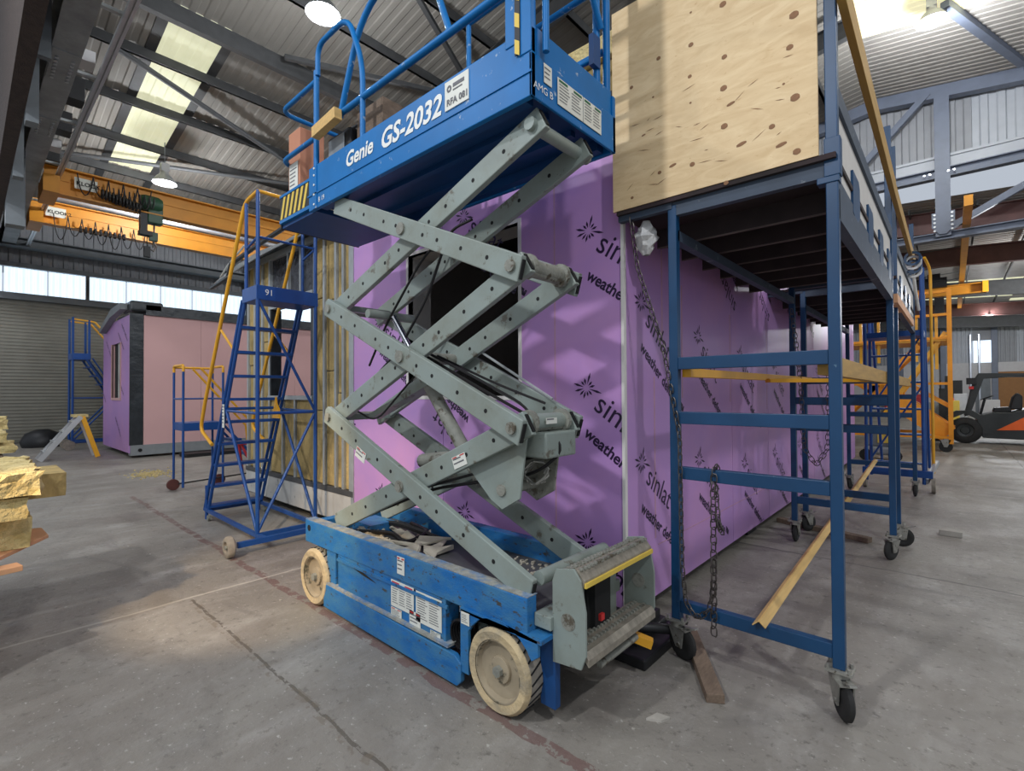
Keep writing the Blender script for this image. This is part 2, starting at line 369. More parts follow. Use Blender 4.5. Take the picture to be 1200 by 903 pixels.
def label_plate(parent, p0, U, V, w, h, header='red', rows=5, name='sticker', tcol='ink', base='label', split=1):
    """a printed sticker: backing, header band and rows of unreadable small print"""
    p0 = Vector(p0); U = Vector(U).normalized(); V = Vector(V).normalized(); n = U.cross(V)
    def quad(mb, u0, u1, v0, v1, k): return mb.add([p0+U*u0+V*v0+n*k, p0+U*u1+V*v0+n*k, p0+U*u1+V*v1+n*k, p0+U*u0+V*v1+n*k], [(0, 1, 2, 3)])
    mb = MB(); quad(mb, 0, w, 0, h, .002); quad(mb, 0, w, 0, h, 0); st = mb.build(name, base, parent)
    if header: quad(quad(MB(), w*.05, w*.38, h*.86, h*.95, .003), w*.62, w*.95, h*.86, h*.95, .003).build('header_band', header, st if parent and not parent.parent else parent)
    mb = MB()
    for i in range(rows):
        v = h*(.78-.7*i/rows)
        for k in range(split):
            a = w*(.06+.94*k/split); mb_w = w*.94/split*random.uniform(.6, .86); quad(mb, a, a+mb_w, v-h*.12/rows, v+h*.1/rows, .003)
    mb.build('small_print', tcol, st if parent and not parent.parent else parent)
    return st

# ================================================================== the hall
MB().box(-24, 10, -7, 50, -.12, 0).build('floor', 'floor', kind='structure')

def corrugated(u0, u1, pitch, h, fn, top=.4):
    """trapezoid profile along u; fn(u, depth, end) -> point for both ends"""
    mb = MB(); prof = []; u = u0
    while u < u1-1e-6:
        for a, d in ((0, 0), (top, 0), (top+.1, h), (.9, h)):
            if u+a*pitch < u1: prof.append((u+a*pitch, d))
        u += pitch
    prof.append((u1, 0))
    vs = [fn(a, d, 0) for a, d in prof]+[fn(a, d, 1) for a, d in prof]; k = len(prof)
    return mb.add(vs, [(i, i+1, i+1+k, i+k) for i in range(k-1)])

# roof: two slopes that meet at a ridge; the near left slope carries the translucent strip
roofz = lambda x: 10.31+.15*x if x < -1.63 else 10.065-.13*(x+1.63)
ceil_ = setting('ceiling', (-8, 8, 8))
y = .55
SKY = [(2.55, 3.55)]
ys = [.55, 1.55, 2.55, 3.55]+[3.55+1.0*i for i in range(1, 15)]+[18.3]
for a, b in zip(ys[:-1], ys[1:]):
    if a == 2.55:
        for x0, x1 in ((-21.6, -16.9), (-10.6, -1.63)):
            corrugated(a, b, .25, .014, lambda u, d, e, x0=x0, x1=x1: (x0 if e == 0 else x1, u, roofz(x0 if e == 0 else x1)+.0+d)).build('roof_sheet', 'sheet', ceil_)
    else:
        corrugated(a, b, .25, .014, lambda u, d, e: (-21.6 if e == 0 else -1.63, u, (roofz(-21.6) if e == 0 else roofz(-1.63))+d)).build('roof_sheet', 'sheet', ceil_)
    if not 12.9 < a+.5 < 14.1:
        corrugated(a, b, .2, .02, lambda u, d, e: (-1.62 if e == 0 else 10, u, (roofz(-1.62) if e == 0 else roofz(10))+d)).build('roof_sheet', 'sheet_r', ceil_)
    else:
        corrugated(a, b, .2, .02, lambda u, d, e: (-1.62 if e == 0 else 10, u, (roofz(-1.62) if e == 0 else roofz(10))+d)).build('skylight_sheet', 'skylight_r', ceil_)
for x0, x1 in zip((-10.6, -12.07, -13.74, -15.38), (-12.07, -13.74, -15.38, -16.9)):
    corrugated(2.55, 3.55, .25, .012, lambda u, d, e, x0=x0, x1=x1: (x0 if e == 0 else x1, u, roofz(x0 if e == 0 else x1)+d)).build('skylight_sheet', 'skylight', ceil_)
for yy in (2.5, 3.6):    # dark flashing beside the translucent strip
    MB().add([(-21.5, yy-.09, roofz(-21.5)-.015), (-21.5, yy+.09, roofz(-21.5)-.015), (-10.6, yy+.09, roofz(-10.6)-.015), (-10.6, yy-.09, roofz(-10.6)-.015)], [(0, 1, 2, 3)]).build('flashing', 'steel_d', ceil_)
for x in (-20.3, -18.6, -16.97, -15.38, -13.74, -12.07, -10.6, -9.0, -7.4, -5.8, -4.2, -2.6):
    z = roofz(x)-.12; dark = x > -11
    MB().box(x-.03, x+.03, .6, 17.9, z-.1, z+.1).box(x-.03, x+.045, .6, 17.9, z-.1, z-.085).build('purlin', 'steel_d' if x < -1 else 'steel_l', ceil_)
MB().box(-10.68, -10.54, .6, 17.9, roofz(-10.6)-.36, roofz(-10.6)-.1).build('roof_beam', 'steel_d', ceil_)
def rafter(y, x0, x1, h=.42, m_='steel_d'):
    mb = MB()
    a = Vector((x0, y, roofz(x0)-.24-h/2)); b = Vector((x1, y, roofz(x1)-.24-h/2))
    mb.bar(a, b, .015, h); mb.bar(a+Vector((0, 0, h/2)), b+Vector((0, 0, h/2)), .18, .02); mb.bar(a-Vector((0, 0, h/2)), b-Vector((0, 0, h/2)), .18, .02)
    return mb.build('rafter', m_, ceil_)
rafter(7.7, -21.3, -1.63); rafter(7.7, -1.63, 9.5); rafter(13.2, -21.3, -1.63)
P = lambda x, y, z: Vector((x, y, z))
# wind bracing under the left slope
MB().tube([P(-12.1, 1.95, 8.28), P(-14.0, 6.3, 8.0)], .06).build('wind_brace', 'steel_m', ceil_)
MB().tube([P(-16.6, 1.4, 7.55), P(-14.4, 7.6, 7.85)], .055).build('wind_brace', 'steel_m', ceil_)
MB().bar(P(-10.2, 4.4, 8.45), P(-8.9, 7.6, 8.6), .09).build('wind_brace', 'steel_d', ceil_)
MB().bar(P(-7.0, 7.7, 8.75), P(-5.4, 13, 9.1), .12).build('wind_brace', 'steel_d', ceil_)
MB().bar(P(-8.2, 7.7, 8.6), P(-7.2, 5.2, 9.0), .09).build('wind_brace', 'steel_d', ceil_)

# gable frame at the end of the high bay, open below with a lower bay behind
GY = 18.0
gab = setting('wall_end', (0, GY, 5))
for i in range(31):
    x0 = -21.5+i*1.0
    corrugated(x0, x0+1.0, .34, .04, lambda u, d, e: (u, GY+.35-d, 7.95 if e == 0 else roofz(u))).build('cladding_sheet', 'clad_l' if x0 > .3 else 'clad', gab)
MB().box(-21.5, 9.6, GY+.1, GY+.3, 7.45, 7.95).box(-21.5, 9.6, GY+.05, GY+.3, 7.93, 8.0).build('sheeting_rail', 'clad_l', gab)
mb = MB()
for za, h in ((7.33, .26), (5.62, .2)):
    mb.box(-21.5, 9.6, GY-.13, GY+.13, za+h-.025, za+h).box(-21.5, 9.6, GY-.13, GY+.13, za, za+.025).box(-21.5, 9.6, GY-.012, GY+.012, za, za+h)
mb.build('truss_chord', 'steel_l', gab)
for xa, xb in ((-21.5, -1.63), (-1.63, 9.6)):
    a = P(xa, GY, roofz(xa)-.16); b = P(xb, GY, roofz(xb)-.16)
    MB().bar(a, b, .26, .34).build('top_chord', 'steel_l', gab)
for x in (-18, -14, -10, -6.5, -3.4, -.12, 3.2, 6.5):
    MB().box(x-.16, x+.16, GY-.15, GY-.03, 5.7, roofz(x)-.3).build('truss_post', 'steel_l', gab)
MB().prism([(-.36, 6.35), (.12, 6.35), (.12, 5.95), (-.05, 5.75), (-.2, 5.75), (-.36, 5.95)], 'XZ', GY-.2, GY-.17).build('splice_plate', 'steel_l', gab)
mb = MB()
for i in range(5):
    for x in (-.30, .06): mb.cyl(P(x, GY-.2, 5.85+i*.11), P(x, GY-.23, 5.85+i*.11), .03, 6)
for x in (-.5, -.38, .0, .12): mb.cyl(P(x, GY-.13, 7.46), P(x, GY-.16, 7.46), .03, 6)
mb.build('bolt', 'alu', gab)
MB().bar(P(-2.2, GY-.1, 7.9), P(-.4, GY-.1, 9.75), .16, .16).build('truss_diagonal', 'steel_l', gab)
MB().bar(P(-.1, GY-.1, 5.85), P(2.6, GY-.1, 7.3), .16, .16).build('truss_diagonal', 'steel_l', gab)
MB().bar(at(1107, 5, Y=14), at(1199, 74, Y=17.6), .16, .16).build('truss_diagonal', 'steel_l', gab)
MB().bar(at(1098, 22, Y=15), at(1099, 90, Y=17.6), .12, .12).build('truss_diagonal', 'steel_l', gab)

# lower bay behind the gable frame
low = setting('ceiling_low_bay', (0, 30, 6.6))
for i in range(24):
    y0 = 18.5+i*1.05
    white = i in (6, 11, 12, 17, 21)
    for x0, x1 in ((-8, -1.2), (-1.2, 2.6), (2.6, 9)):
        w = white and x0 == 2.6 or (i in (3, 9, 14, 19) and x0 == -1.2)
        corrugated(y0, y0+1.05, .26, .03, lambda u, d, e: (x0 if e == 0 else x1, u, 7.0-.055*((x0 if e == 0 else x1)+1)+d)).build('skylight_sheet' if w else 'roof_sheet', 'skylight' if w else 'sheet_r', low)
for k, (yy, z) in enumerate(((19.6, 6.15), (24, 5.95), (30, 5.65), (36, 5.45), (41, 5.3))):
    mb = MB()
    for (xa, xb) in ((-8, 9),):
        h = .62; zz = lambda x: z+h/2-.06*(x-1)
        mb.bar(P(xa, yy, zz(xa)), P(xb, yy, zz(xb)), .02, h); mb.bar(P(xa, yy, zz(xa)-h/2), P(xb, yy, zz(xb)-h/2), .22, .03); mb.bar(P(xa, yy, zz(xa)+h/2), P(xb, yy, zz(xb)+h/2), .22, .03)
    mb.build('rafter', 'redbrown' if k in (0, 1, 3) else 'steel_d', low)
for x in (-4, -.9, .6, 1.9, 4.2):
    MB().box(x-.02, x+.02, 19, 43, 6.78-.055*(x+1), 6.92-.055*(x+1)).build('purlin', 'steel_d', low)
for i in range(10):
    yy = 20+i*1.7
    MB().tube([P(-1.1, yy, 6.5), P(.35, yy, 6.55)], .02, 6).build('brace_rod', 'steel_d', low)

# far end wall of the lower bay
FW = 43
fw = setting('wall_far', (0, FW, 0))
MB().box(-9, 10, FW, FW+.15, 0, 3.2).build('wall_panel', 'wallwhite', fw)
for i in range(19):
    x0 = -9+i
    if x0 in (1, 5): continue
    corrugated(x0, x0+1, .2, .05, lambda u, d, e: (u, FW+.1-d, 3.2 if e == 0 else 7.2)).build('cladding_sheet', 'clad' if x0 % 3 else 'clad_l', fw)
for x0 in (1, 5):
    MB().box(x0, x0+1, FW, FW+.05, 4.6, 7.2).build('cladding_sheet', 'clad', fw); MB().box(x0+.05, x0+.95, FW, FW+.03, 3.2, 4.6).build('window_pane', 'glazing', fw)
for x0 in (-2.6, -.4, 2.0, 4.1):
    MB().box(x0-.14, x0+.14, FW-.3, FW, 0, 7).build('steel_column', 'steel_l', fw)
MB().box(-.6, .5, FW-.06, FW, 0, 2.1).build('door_leaf', 'black', fw)
MB().box(1.1, 1.8, FW-.06, FW, .0, 2.3).build('notice_board', 'steel', fw)
MB().box(2.1, 3.9, FW-.08, FW, .0, 2.6).build('door_leaf', 'brown', fw)
MB().box(2.8, 3.2, FW-.1, FW-.08, 2.25, 2.45).build('door_sign', 'label', fw)
MB().box(-3.5, -1.4, FW-.5, FW-.1, 0, 1.2).build('dado_panel', 'red_p', fw)
mb = MB()
for x in (-.9, .9, 1.3): mb.tube([P(x, FW-.2, 0), P(x, FW-.2, 5)], .06, 6)
mb.build('wall_pipe', 'pipe', fw)

# left wall: roller shutter, glazed strip, cladding
LX = -21.5
wl = setting('wall_left', (LX, 6, 0))
corrugated(.02, 4.45, .105, .022, lambda u, d, e: (LX+d, -1.0 if e == 0 else 4.7, u), .5).build('shutter_curtain', 'shutter', wl, kind='stuff')
MB().box(LX-.06, LX-.03, -1, 18, 0, 4.6).build('wall_backing', 'shutter_gap', wl)
MB().box(LX-.02, LX+.12, 4.7, 18, 0, 4.4).build('wall_panel', 'clad', wl)
MB().box(LX-.02, LX+.25, -1.2, 18, 4.42, 4.62).build('lintel', 'steel', wl)
MB().box(LX, LX+.16, 4.62, 4.9, 0, 4.42).build('shutter_guide', 'steel', wl)
MB().box(LX-.02, LX+.2, -1.2, 18, 5.42, 5.56).build('head_rail', 'steel', wl)
for i in range(19):
    y0 = -1.2+i*1.0
    corrugated(y0+.02, y0+.98, .16, .03, lambda u, d, e: (LX+.02+d, u, 4.62 if e == 0 else 5.42)).build('glazing_sheet', 'glazing', wl)
    corrugated(y0, y0+1.0, .25, .035, lambda u, d, e: (LX+.02+d, u, 5.5 if e == 0 else 7.2)).build('cladding_sheet', 'clad', wl)
for yy in (2.75, 7.7, 12.6): MB().box(LX+.02, LX+.2, yy-.04, yy+.04, 4.62, 5.42).build('mullion', 'steel_d', wl)
for yy in (7.7, 13.2):
    MB().box(LX+.05, LX+.35, yy-.11, yy+.11, 0, 7.0).build('steel_column', 'steel', wl)
mb = MB(); mb.box(LX+.3, LX+.75, -1, 17.9, 5.95, 5.98).box(LX+.3, LX+.75, -1, 17.9, 6.2, 6.23).box(LX+.5, LX+.53, -1, 17.9, 5.96, 6.22)
mb.build('eaves_beam', 'steel', wl)

# near left: high brick wall, column head and the crane runway beam along it
wn = setting('wall_near_left', (-12, .5, 5))
MB().box(-22, -2.4, .35, .5, 5.05, 9.5).build('wall_panel', 'brick', wn)
mb = MB()
for x in (-8.6, -10.9): mb.box(x-.1, x+.1, .5, .62, 4.9, 9.0)
mb.build('wall_pier', 'steel', wn)
MB().box(-13, -12.7, .5, .75, 4.6, 8.0).build('steel_column', 'steel', wn)
MB().box(-8.25, -8.15, .5, .7, 5.6, 9).build('wall_rib', 'steel', wn)
rb = setting('trim_1', (-12, .9, 6))
mb = MB().box(-26, -3, .74, 1.04, 6.0, 6.03).box(-26, -3, .74, 1.04, 6.52, 6.55).box(-26, -3, .88, .90, 6.03, 6.52)
mb.build('runway_beam', 'runway', rb)
for xa, xb in ((-11.7, -10.9), (-9.5, -8.6)):
    MB().box(xa, xb, .75, 1.03, 5.985, 6.0).build('splice_plate', 'runway', rb)
mb = MB()
for xa in (-11.6, -9.4):
    for i in range(7):
        for yy in (.81, .97): mb.cyl(P(xa+i*.1, yy, 5.985), P(xa+i*.1, yy, 5.965), .022, 6)
mb.build('bolt', 'alu', rb)
MB().box(-24, -3, 1.25, 1.285, 6.0, 6.05).box(-24, -3, 1.305, 1.34, 6.0, 6.05).box(-24, -3, 1.27, 1.32, 6.03, 6.12).build('conductor_rail', 'alu', rb)
for x in (-7.4, -9.2, -11.0, -13.2, -16): MB().box(x-.03, x+.03, 1.0, 1.36, 6.06, 6.1).build('rail_bracket', 'galv', rb)
for x in (-8.9, -12.4): MB().box(x-.14, x+.14, 1.02, 1.2, 6.06, 6.22).build('junction_box', 'wallwhite', rb)
for x in (-10.6, -12.0, -13.7): MB().box(x-.16, x+.16, 1.05, 1.3, 6.25, 6.6).build('rail_stop', 'black', rb)

# ================================================================== cranes and lamps overhead
def girder_crane(x, z0, z1, label, far, text, tagx):
    t = thing('overhead_crane', label, 'crane', (x, 1.1, z0), None)
    MB().box(x-.01, x+.01, 1.1, 9, z0, z1).box(x-.13, x+.13, 1.1, 9, z0, z0+.03).box(x-.13, x+.13, 1.1, 9, z1-.03, z1).build('girder', 'crane', t)
    MB().box(x-.5, x+.5, 1.05, 1.3, z0-.1, z0+.25).build('end_carriage', 'crane', t)
    MB().box(x+.01, x+.03, 1.12, 9, (z0+z1)/2+.03, (z0+z1)/2+.05).build('stiffener', 'crane', t)
    pl = MB().box(x+.14, x+.15, tagx, tagx+.38, (z0+z1)/2-.1, (z0+z1)/2+.14).build('name_plate', 'label', t)
    mb = MB(); geo_on(mb, textgeo(text, True), (x+.156, tagx+.03, (z0+z1)/2-.02), (0, 1, 0), (0, 0, 1), .115); mb.build('plate_lettering', 'hole', pl)
    return t
c1 = girder_crane(-14, 5.70, 6.28, 'orange crane girder, the nearer one, with white plate and green hoist below', 6, 'KLOOK1', 1.56)
c2 = girder_crane(-17, 5.80, 6.38, 'orange crane girder, the farther and lower one behind the silver pipe', 6, 'KLOOK2', 1.36)
MB().tube([P(-15.5, 1.15, 6.06), P(-15.5, 9, 6.02)], .075, 10).build('drive_shaft', 'pipe', c1)
MB().box(-14.25, -14.13, 1.5, 8, 6.3, 6.33).build('walkway_edge', 'white', c1)
def festoon(t, x, y0, y1, z, n, drop):
    mb = MB()
    for i in range(n):
        a = y0+(y1-y0)*i/n; b = y0+(y1-y0)*(i+1)/n; dd = drop*random.uniform(.75, 1.1)
        mb.tube([P(x, a+(b-a)*k/8, z-dd*sin(pi*k/8)**.6) for k in range(9)], .012, 5)
    mb.build('festoon_cable', 'cable', t)
festoon(c1, -13.8, 1.6, 2.9, 6.2, 5, .5); festoon(c1, -13.75, 2.2, 2.95, 6.05, 8, .3); festoon(c2, -16.8, 1.5, 3.4, 6.05, 7, .6)
mb = MB()
for i in range(12): mb.ring(P(-13.8, 2.0+i*.06, 5.88-.012*i), P(-13.8, 2.03+i*.06, 5.88-.012*i), .11, .08, 10)
mb.build('cable_coil', 'cable', c1)
mb = MB()
for i in range(10): mb.ring(P(-16.8, 2.0+i*.1, 5.78), P(-16.8, 2.04+i*.1, 5.78), .09, .06, 8)
mb.build('cable_coil', 'cable', c2)
h = thing('electric_hoist', 'dark green electric chain hoist hanging under the nearer orange crane girder', 'hoist', (-14, 2.95, 4.7))
MB().lathe((-14, 2.72, 5.95), (0, 1, 0), [(0, 0), (.17, 0), (.2, .08), (.2, .34), (.16, .42), (0, .42)]).build('motor_body', 'green_m', h)
MB().box(-14.12, -13.88, 2.85, 3.15, 5.5, 5.85).build('gearbox', 'green_m', h, .02)
MB().box(-14.1, -13.9, 2.72, 2.85, 5.3, 5.72).box(-14.1, -13.9, 2.7, 2.95, 5.2, 5.3).build('chain_bag', 'black', h)
MB().tube([P(-14, 3.0, 5.5), P(-14, 2.98, 4.95)], .02, 6).build('load_chain', 'chain', h)
MB().box(-14.06, -13.94, 2.9, 3.06, 5.1, 5.3).build('hook_block', 'green_m', h)
MB().tube([P(-14, 2.98, 5.1), P(-14, 3.04, 4.98), P(-14, 2.99, 4.86), P(-14, 2.9, 4.92)], .022, 6).build('hook', 'chain', h)
MB().box(-14.05, -13.95, 2.8, 2.92, 4.7, 4.95).build('pendant_control', 'black', h)
MB().tube([P(-14, 2.86, 5.2), P(-14, 2.86, 4.95)], .012, 5).build('pendant_cable', 'cable', h)
MB().box(-14.04, -13.96, 2.85, 2.95, 5.83, 6.0).build('trolley', 'steel_d', h)

def highbay(x, y, z, top, label, hot=False):
    t = thing('high_bay_lamp', label, 'lamp', (x, y, z), None)
    MB().lathe((x, y, z), (0, 0, 1), [(.27, 0), (.25, .05), (.17, .17), (.09, .24), (.09, .3)], 24).build('reflector', 'lampbody', t)
    MB().lathe((x, y, z+.02), (0, 0, 1), [(.0, -.02), (.15, -.015), (.245, 0)], 24).build('diffuser', 'lamphot' if hot else 'lampglass', t)
    MB().box(x-.09, x+.09, y-.09, y+.09, z+.3, z+.5).build('ballast_box', 'lampbody', t)
    MB().tube([P(x, y, z+.5), P(x, y, top)], .012, 6).build('suspension_rod', 'steel', t)
    return t
highbay(-15.0, 3.43, 6.9, roofz(-15)-.1, 'round high bay lamp glowing below the roof light above the orange cranes')
highbay(-7.6, 3.9, 7.7, roofz(-7.6)-.1, 'glaring high bay lamp above the left end of the lift platform', True)
highbay(-.22, 13.75, 9.35, roofz(-.2)-.02, 'glaring high bay lamp below the roof light at the upper right', True)
for i, (x, y, z) in enumerate(((2.2, 27.5, 5.6), (2.6, 36, 5.5))):
    pass

# jib girder in the lower bay
t = thing('gantry_beam', 'yellow crane beam with dark trolley hanging in the lower bay beyond the scaffolds', 'crane', (0, 27, 5.3))
MB().box(-5, 1.05, 27.0, 27.02, 5.35, 5.75).box(-5, 1.05, 26.87, 27.15, 5.35, 5.39).box(-5, 1.05, 26.87, 27.15, 5.72, 5.76).build('girder', 'crane', t)
MB().box(.95, 1.12, 26.85, 27.17, 5.35, 5.8).build('end_carriage', 'yellow', t)
MB().box(-1.2, -.1, 26.7, 26.95, 5.7, 6.1).box(-.7, -.3, 26.6, 27.0, 5.95, 6.25).build('trolley', 'black', t)
MB().box(-.5, -.2, 26.8, 27, 4.6, 5.3).build('hook_block', 'black', t)
t = tag(MB().box(.27, .43, 16, 40, 5.9, 6.15).build('runway_rail', 'crane'), 'orange runway rail running away under the lower bay roof', 'rail')
for i in range(14):
    corrugated(-21.5+i, -20.5+i, .34, .04, lambda u, d, e: (u, GY+.35-d, 0 if e == 0 else 7.95)).build('cladding_sheet', 'clad', gab)
MB().box(-8.1, -8, 18.4, 43, 0, 7.4).build('side_panel', 'clad', low)

# ================================================================== purple module (the near building unit)
FA = 2.75; FB = -1.52; ZB = .11; ZT = 3.36; MY1 = 12.4
mod = thing('modular_unit', 'large unit clad in purple sheathing board with open stud wall at its left end', 'building unit', (-1.6, 2.9, 0))
WX0, WX1, WZ0, WZ1 = -3.74, -2.39, 1.47, 2.76
def panel(pts, plane, a, b, name='sheathing_board', mat='purple', parent=mod): return MB().prism(pts, plane, a, b).build(name, mat, parent)
pa = [panel([(-2.052, ZB), (FB-.012, ZB), (FB-.012, ZT), (-2.052, ZT)], 'XZ', FA, FA+.015),
      panel([(-3.25, ZB), (-2.058, ZB), (-2.058, ZT), (-3.25, ZT), (-3.25, WZ1), (WX1, WZ1), (WX1, WZ0), (-3.25, WZ0)], 'XZ', FA, FA+.015),
      panel([(-4.69, ZB), (-3.256, ZB), (-3.256, WZ0), (WX0, WZ0), (WX0, WZ1), (-3.256, WZ1), (-3.256, ZT), (-4.69, ZT)], 'XZ', FA, FA+.015)]
bnd = [2.77, 3.55, 4.75, 5.95, 7.15, 8.35, 9.55, 10.75, MY1]
pb = [panel([(a+.003, ZB), (b-.003, ZB), (b-.003, ZT), (a+.003, ZT)], 'YZ', FB-.015, FB) for a, b in zip(bnd[:-1], bnd[1:])]
# faint joint line low on the long side
MB().box(FB, FB+.002, 3.2, MY1, .445, .452).build('joint_line', 'seam', mod)
mb = MB()
for y, z0, z1 in ((3.28, 1.9, 2.5), (3.62, 1.45, 2.3), (4.7, 1.4, 2.2), (5.9, 1.3, 2.3), (3.15, .5, 1.6)): mb.box(FB, FB+.0012, y, y+.018, z0, z1)
mb.box(-2.062, -2.05, FA-.0012, FA, .3, 3.3)
mb.build('joint_filler', 'seam', mod)
MB().box(FB-.016, FB+.004, FA-.008, FA+.022, ZB-.01, ZT).build('corner_bead', 'bead', mod)
ANG = radians(-35)
def printing(board, O, U, u0, u1, flowers, blocks, rev):
    mb = MB()
    def put(geo, u, z, size, ang, shear=0):
        lo, hi = min(u0, u1), max(u0, u1)
        geo_on(mb, geo, P(*O)+Vector(U)*u+P(0, 0, z), U, (0, 0, 1), size, ang, (lo-u+.004, hi-u-.004, ZB-z+.01, ZT-z-.01))
    for u, z in flowers: put(burst(), u, z, .17, ANG*.3)
    for u, z, k in blocks:
        ang = ANG+(pi if k else 0); s = -1 if k else 1
        c, sn = cos(ANG), sin(ANG)
        def off(a, b): return u+s*(a*c-b*sn), z+s*(a*sn+b*c)
        x, zz = off(.115, -.085); put(textgeo('sinlat'), x, zz, .205, ang)
        x, zz = off(.16, -.27); put(textgeo('weather defence\u2122', True), x, zz, .105, ang)
    if mb.f: mb.build('printed_lettering', 'print', board, kind='stuff')
fl_a = [(-1.775, 2.56), (-1.80, 1.525), (-1.80, .51), (-2.985, .52), (-2.985, 2.95), (-4.2, 2.2), (-4.2, .52)]
for b, (a0, a1) in zip(pa, ((-2.052, -1.535), (-3.25, -2.058), (-4.69, -3.256))):
    printing(b, (0, FA-.0015, 0), (1, 0, 0), a0, a1, fl_a, [(x, z, 0) for x, z in fl_a]+[(-2.95, .98, 1), (-2.95, 3.0, 1), (-1.75, 3.05, 1)], 0)
fl_a2 = [(-4.95, 3.5), (-4.98, 1.42)]
printing(pa[2], (0, FA-.0015, 0), (1, 0, 0), -4.69, -3.256, [], [(-5.05, 3.78, 0), (-5.1, 1.72, 0)], 0)
fl_b = [(2.98, 2.09), (2.97, 1.035), (2.97, .12), (3.95, 1.94), (3.95, .955), (5.0, 1.85), (5.1, .80), (6.2, 1.8), (6.2, .8), (7.4, 1.8), (7.4, .8), (8.6, 1.8), (9.8, 1.8), (8.6, .8)]
for b, (a0, a1) in zip(pb, zip(bnd[:-1], bnd[1:])):
    printing(b, (FB+.0015, 0, 0), (0, 1, 0), a0+.004, a1-.004, fl_b, [(x, z, 0) for x, z in fl_b]+[(4.95, 2.18, 1), (6.1, 2.2, 1), (7.3, 2.2, 1), (3.9, 2.75, 1), (8.5, 2.2, 1)], 0)
# window opening with its reveal
mb = MB(); d0, d1 = FA+.0, FA+.26
for a, b, c, d in ((WX0-.03, WX0, WZ0-.03, WZ1+.03), (WX1, WX1+.03, WZ0-.03, WZ1+.03)): mb.box(a, b, FA-.006, FA+.05, c, d)
mb.box(WX0, WX1, FA-.006, FA+.05, WZ1, WZ1+.03).box(WX0, WX1, FA-.006, FA+.05, WZ0-.03, WZ0)
mb.build('window_surround', 'bead', mod)
mb = MB(); mb.box(WX0-.02, WX0, FA+.015, d1, WZ0, WZ1).box(WX1, WX1+.02, FA+.015, d1, WZ0, WZ1).box(WX0, WX1, FA+.015, d1, WZ1, WZ1+.02).box(WX0, WX1, FA+.015, d1, WZ0-.02, WZ0)
mb.build('window_reveal', 'interior', mod)
MB().box(-7.6, FB-.02, 2.8, MY1-.1, ZB+.1, ZB+.18).build('unit_floor', 'interior', mod)
MB().box(-7.6, FB-.02, FA, MY1-.1, ZT, ZT+.06).build('roof_deck', 'membrane', mod)
MB().box(-4.7, -4.62, FA+.02, 6.2, ZB, ZT).build('cross_wall', 'interior', mod)
MB().box(FB-.3, FB-.02, 2.78, MY1-.1, ZB, ZT).build('side_wall_core', 'interior', mod)
MB().box(-4.7, -3.3, 6.1, 6.2, ZB, ZT).box(-2.6, FB-.3, 6.1, 6.2, ZB, ZT).box(-3.3, -2.6, 6.1, 6.2, 2.6, ZT).build('inner_wall', 'interior', mod)
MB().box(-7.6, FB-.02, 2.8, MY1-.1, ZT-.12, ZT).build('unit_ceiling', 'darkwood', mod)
for x in (-3.15, -2.8): MB().box(x-.03, x+.03, 6.0, 6.1, ZB+.18, ZT-.12).build('stud', 'galv', mod)
# stud wall at the left end: metal studs, insulation batts, opening with foil panes over it
XL = -7.62; HX0, HX1, HZ0, HZ1 = -6.85, -5.6, 1.47, 2.62
for x in (-7.60, -7.36, -7.10, -6.86, -5.59, -5.36, -5.10, -4.94, -4.79):
    MB().box(x, x+.045, FA-.005, FA+.09, .43, 3.3).build('stud', 'galv', mod)
for x in (-6.45, -6.1): MB().box(x, x+.04, FA-.005, FA+.09, .43, HZ0).build('stud', 'galv', mod)
for x in (-6.3, -5.95): MB().box(x, x+.04, FA-.005, FA+.09, HZ1+.1, 3.3).build('stud', 'galv', mod)
MB().box(-4.745, -4.69, FA-.01, FA+.1, ZB, ZT).build('end_stud', 'galv', mod)
for x0, x1, z0, z1 in ((-7.555, -7.36, .46, 1.9), (-7.555, -7.36, 1.9, 3.3), (-7.315, -7.10, .46, 1.7), (-7.315, -7.10, 1.7, 3.3), (-7.055, -6.86, .46, 2.2), (-7.055, -6.86, 2.2, 3.3),
                       (-6.815, -6.45, .46, 1.42), (-6.41, -6.1, .46, 1.42), (-6.06, -5.59, .46, 1.42), (-5.545, -5.36, .46, 1.3), (-5.545, -5.36, 1.3, 2.6), (-5.545, -5.36, 2.6, 3.3),
                       (-5.315, -5.10, .46, 1.75), (-5.315, -5.10, 1.75, 2.55), (-5.315, -5.10, 2.55, 3.3), (-5.055, -4.94, .46, 1.5), (-5.055, -4.94, 1.5, 3.3), (-4.895, -4.79, .46, 3.3)):
    MB().box(x0+.004, x1-.004, FA+.012+random.uniform(0, .012), FA+.09, z0+.004, z1-.004).build('insulation_batt', 'wool', mod, .008)
MB().box(XL, -4.7, FA-.012, FA+.1, .40, .46).build('bottom_track', 'galv_dark', mod)
MB().box(XL, -4.7, FA-.012, FA+.1, 3.28, ZT).build('top_track', 'galv', mod)
MB().box(HX0, HX1, FA-.02, FA+.14, HZ0-.05, HZ0).build('window_sill', 'galv', mod)
MB().box(HX0, HX1, FA-.01, FA+.1, HZ1, HZ1+.1).build('window_head', 'galv', mod)
for x0, x1 in ((-6.8, -6.31), (-6.25, -5.96), (-5.9, -5.6)):
    MB().box(x0, x1, FA+.03, FA+.05, HZ1+.1, 3.28).build('foil_pane', 'foil', mod)
for xx in (HX0, HX1-.06): MB().box(xx, xx+.06, FA, FA+.14, HZ0, HZ1).build('window_jamb', 'membrane', mod)
for i in range(4):
    MB().box(XL+i*.725, XL+(i+1)*.725-.004, FA-.006, FA+.02, ZB, .40).build('base_panel', 'panel_white', mod)
MB().box(XL, -4.7, FA+.02, MY1-.1, ZB-.02, ZB+.1).build('base_beam', 'galv_dark', mod)
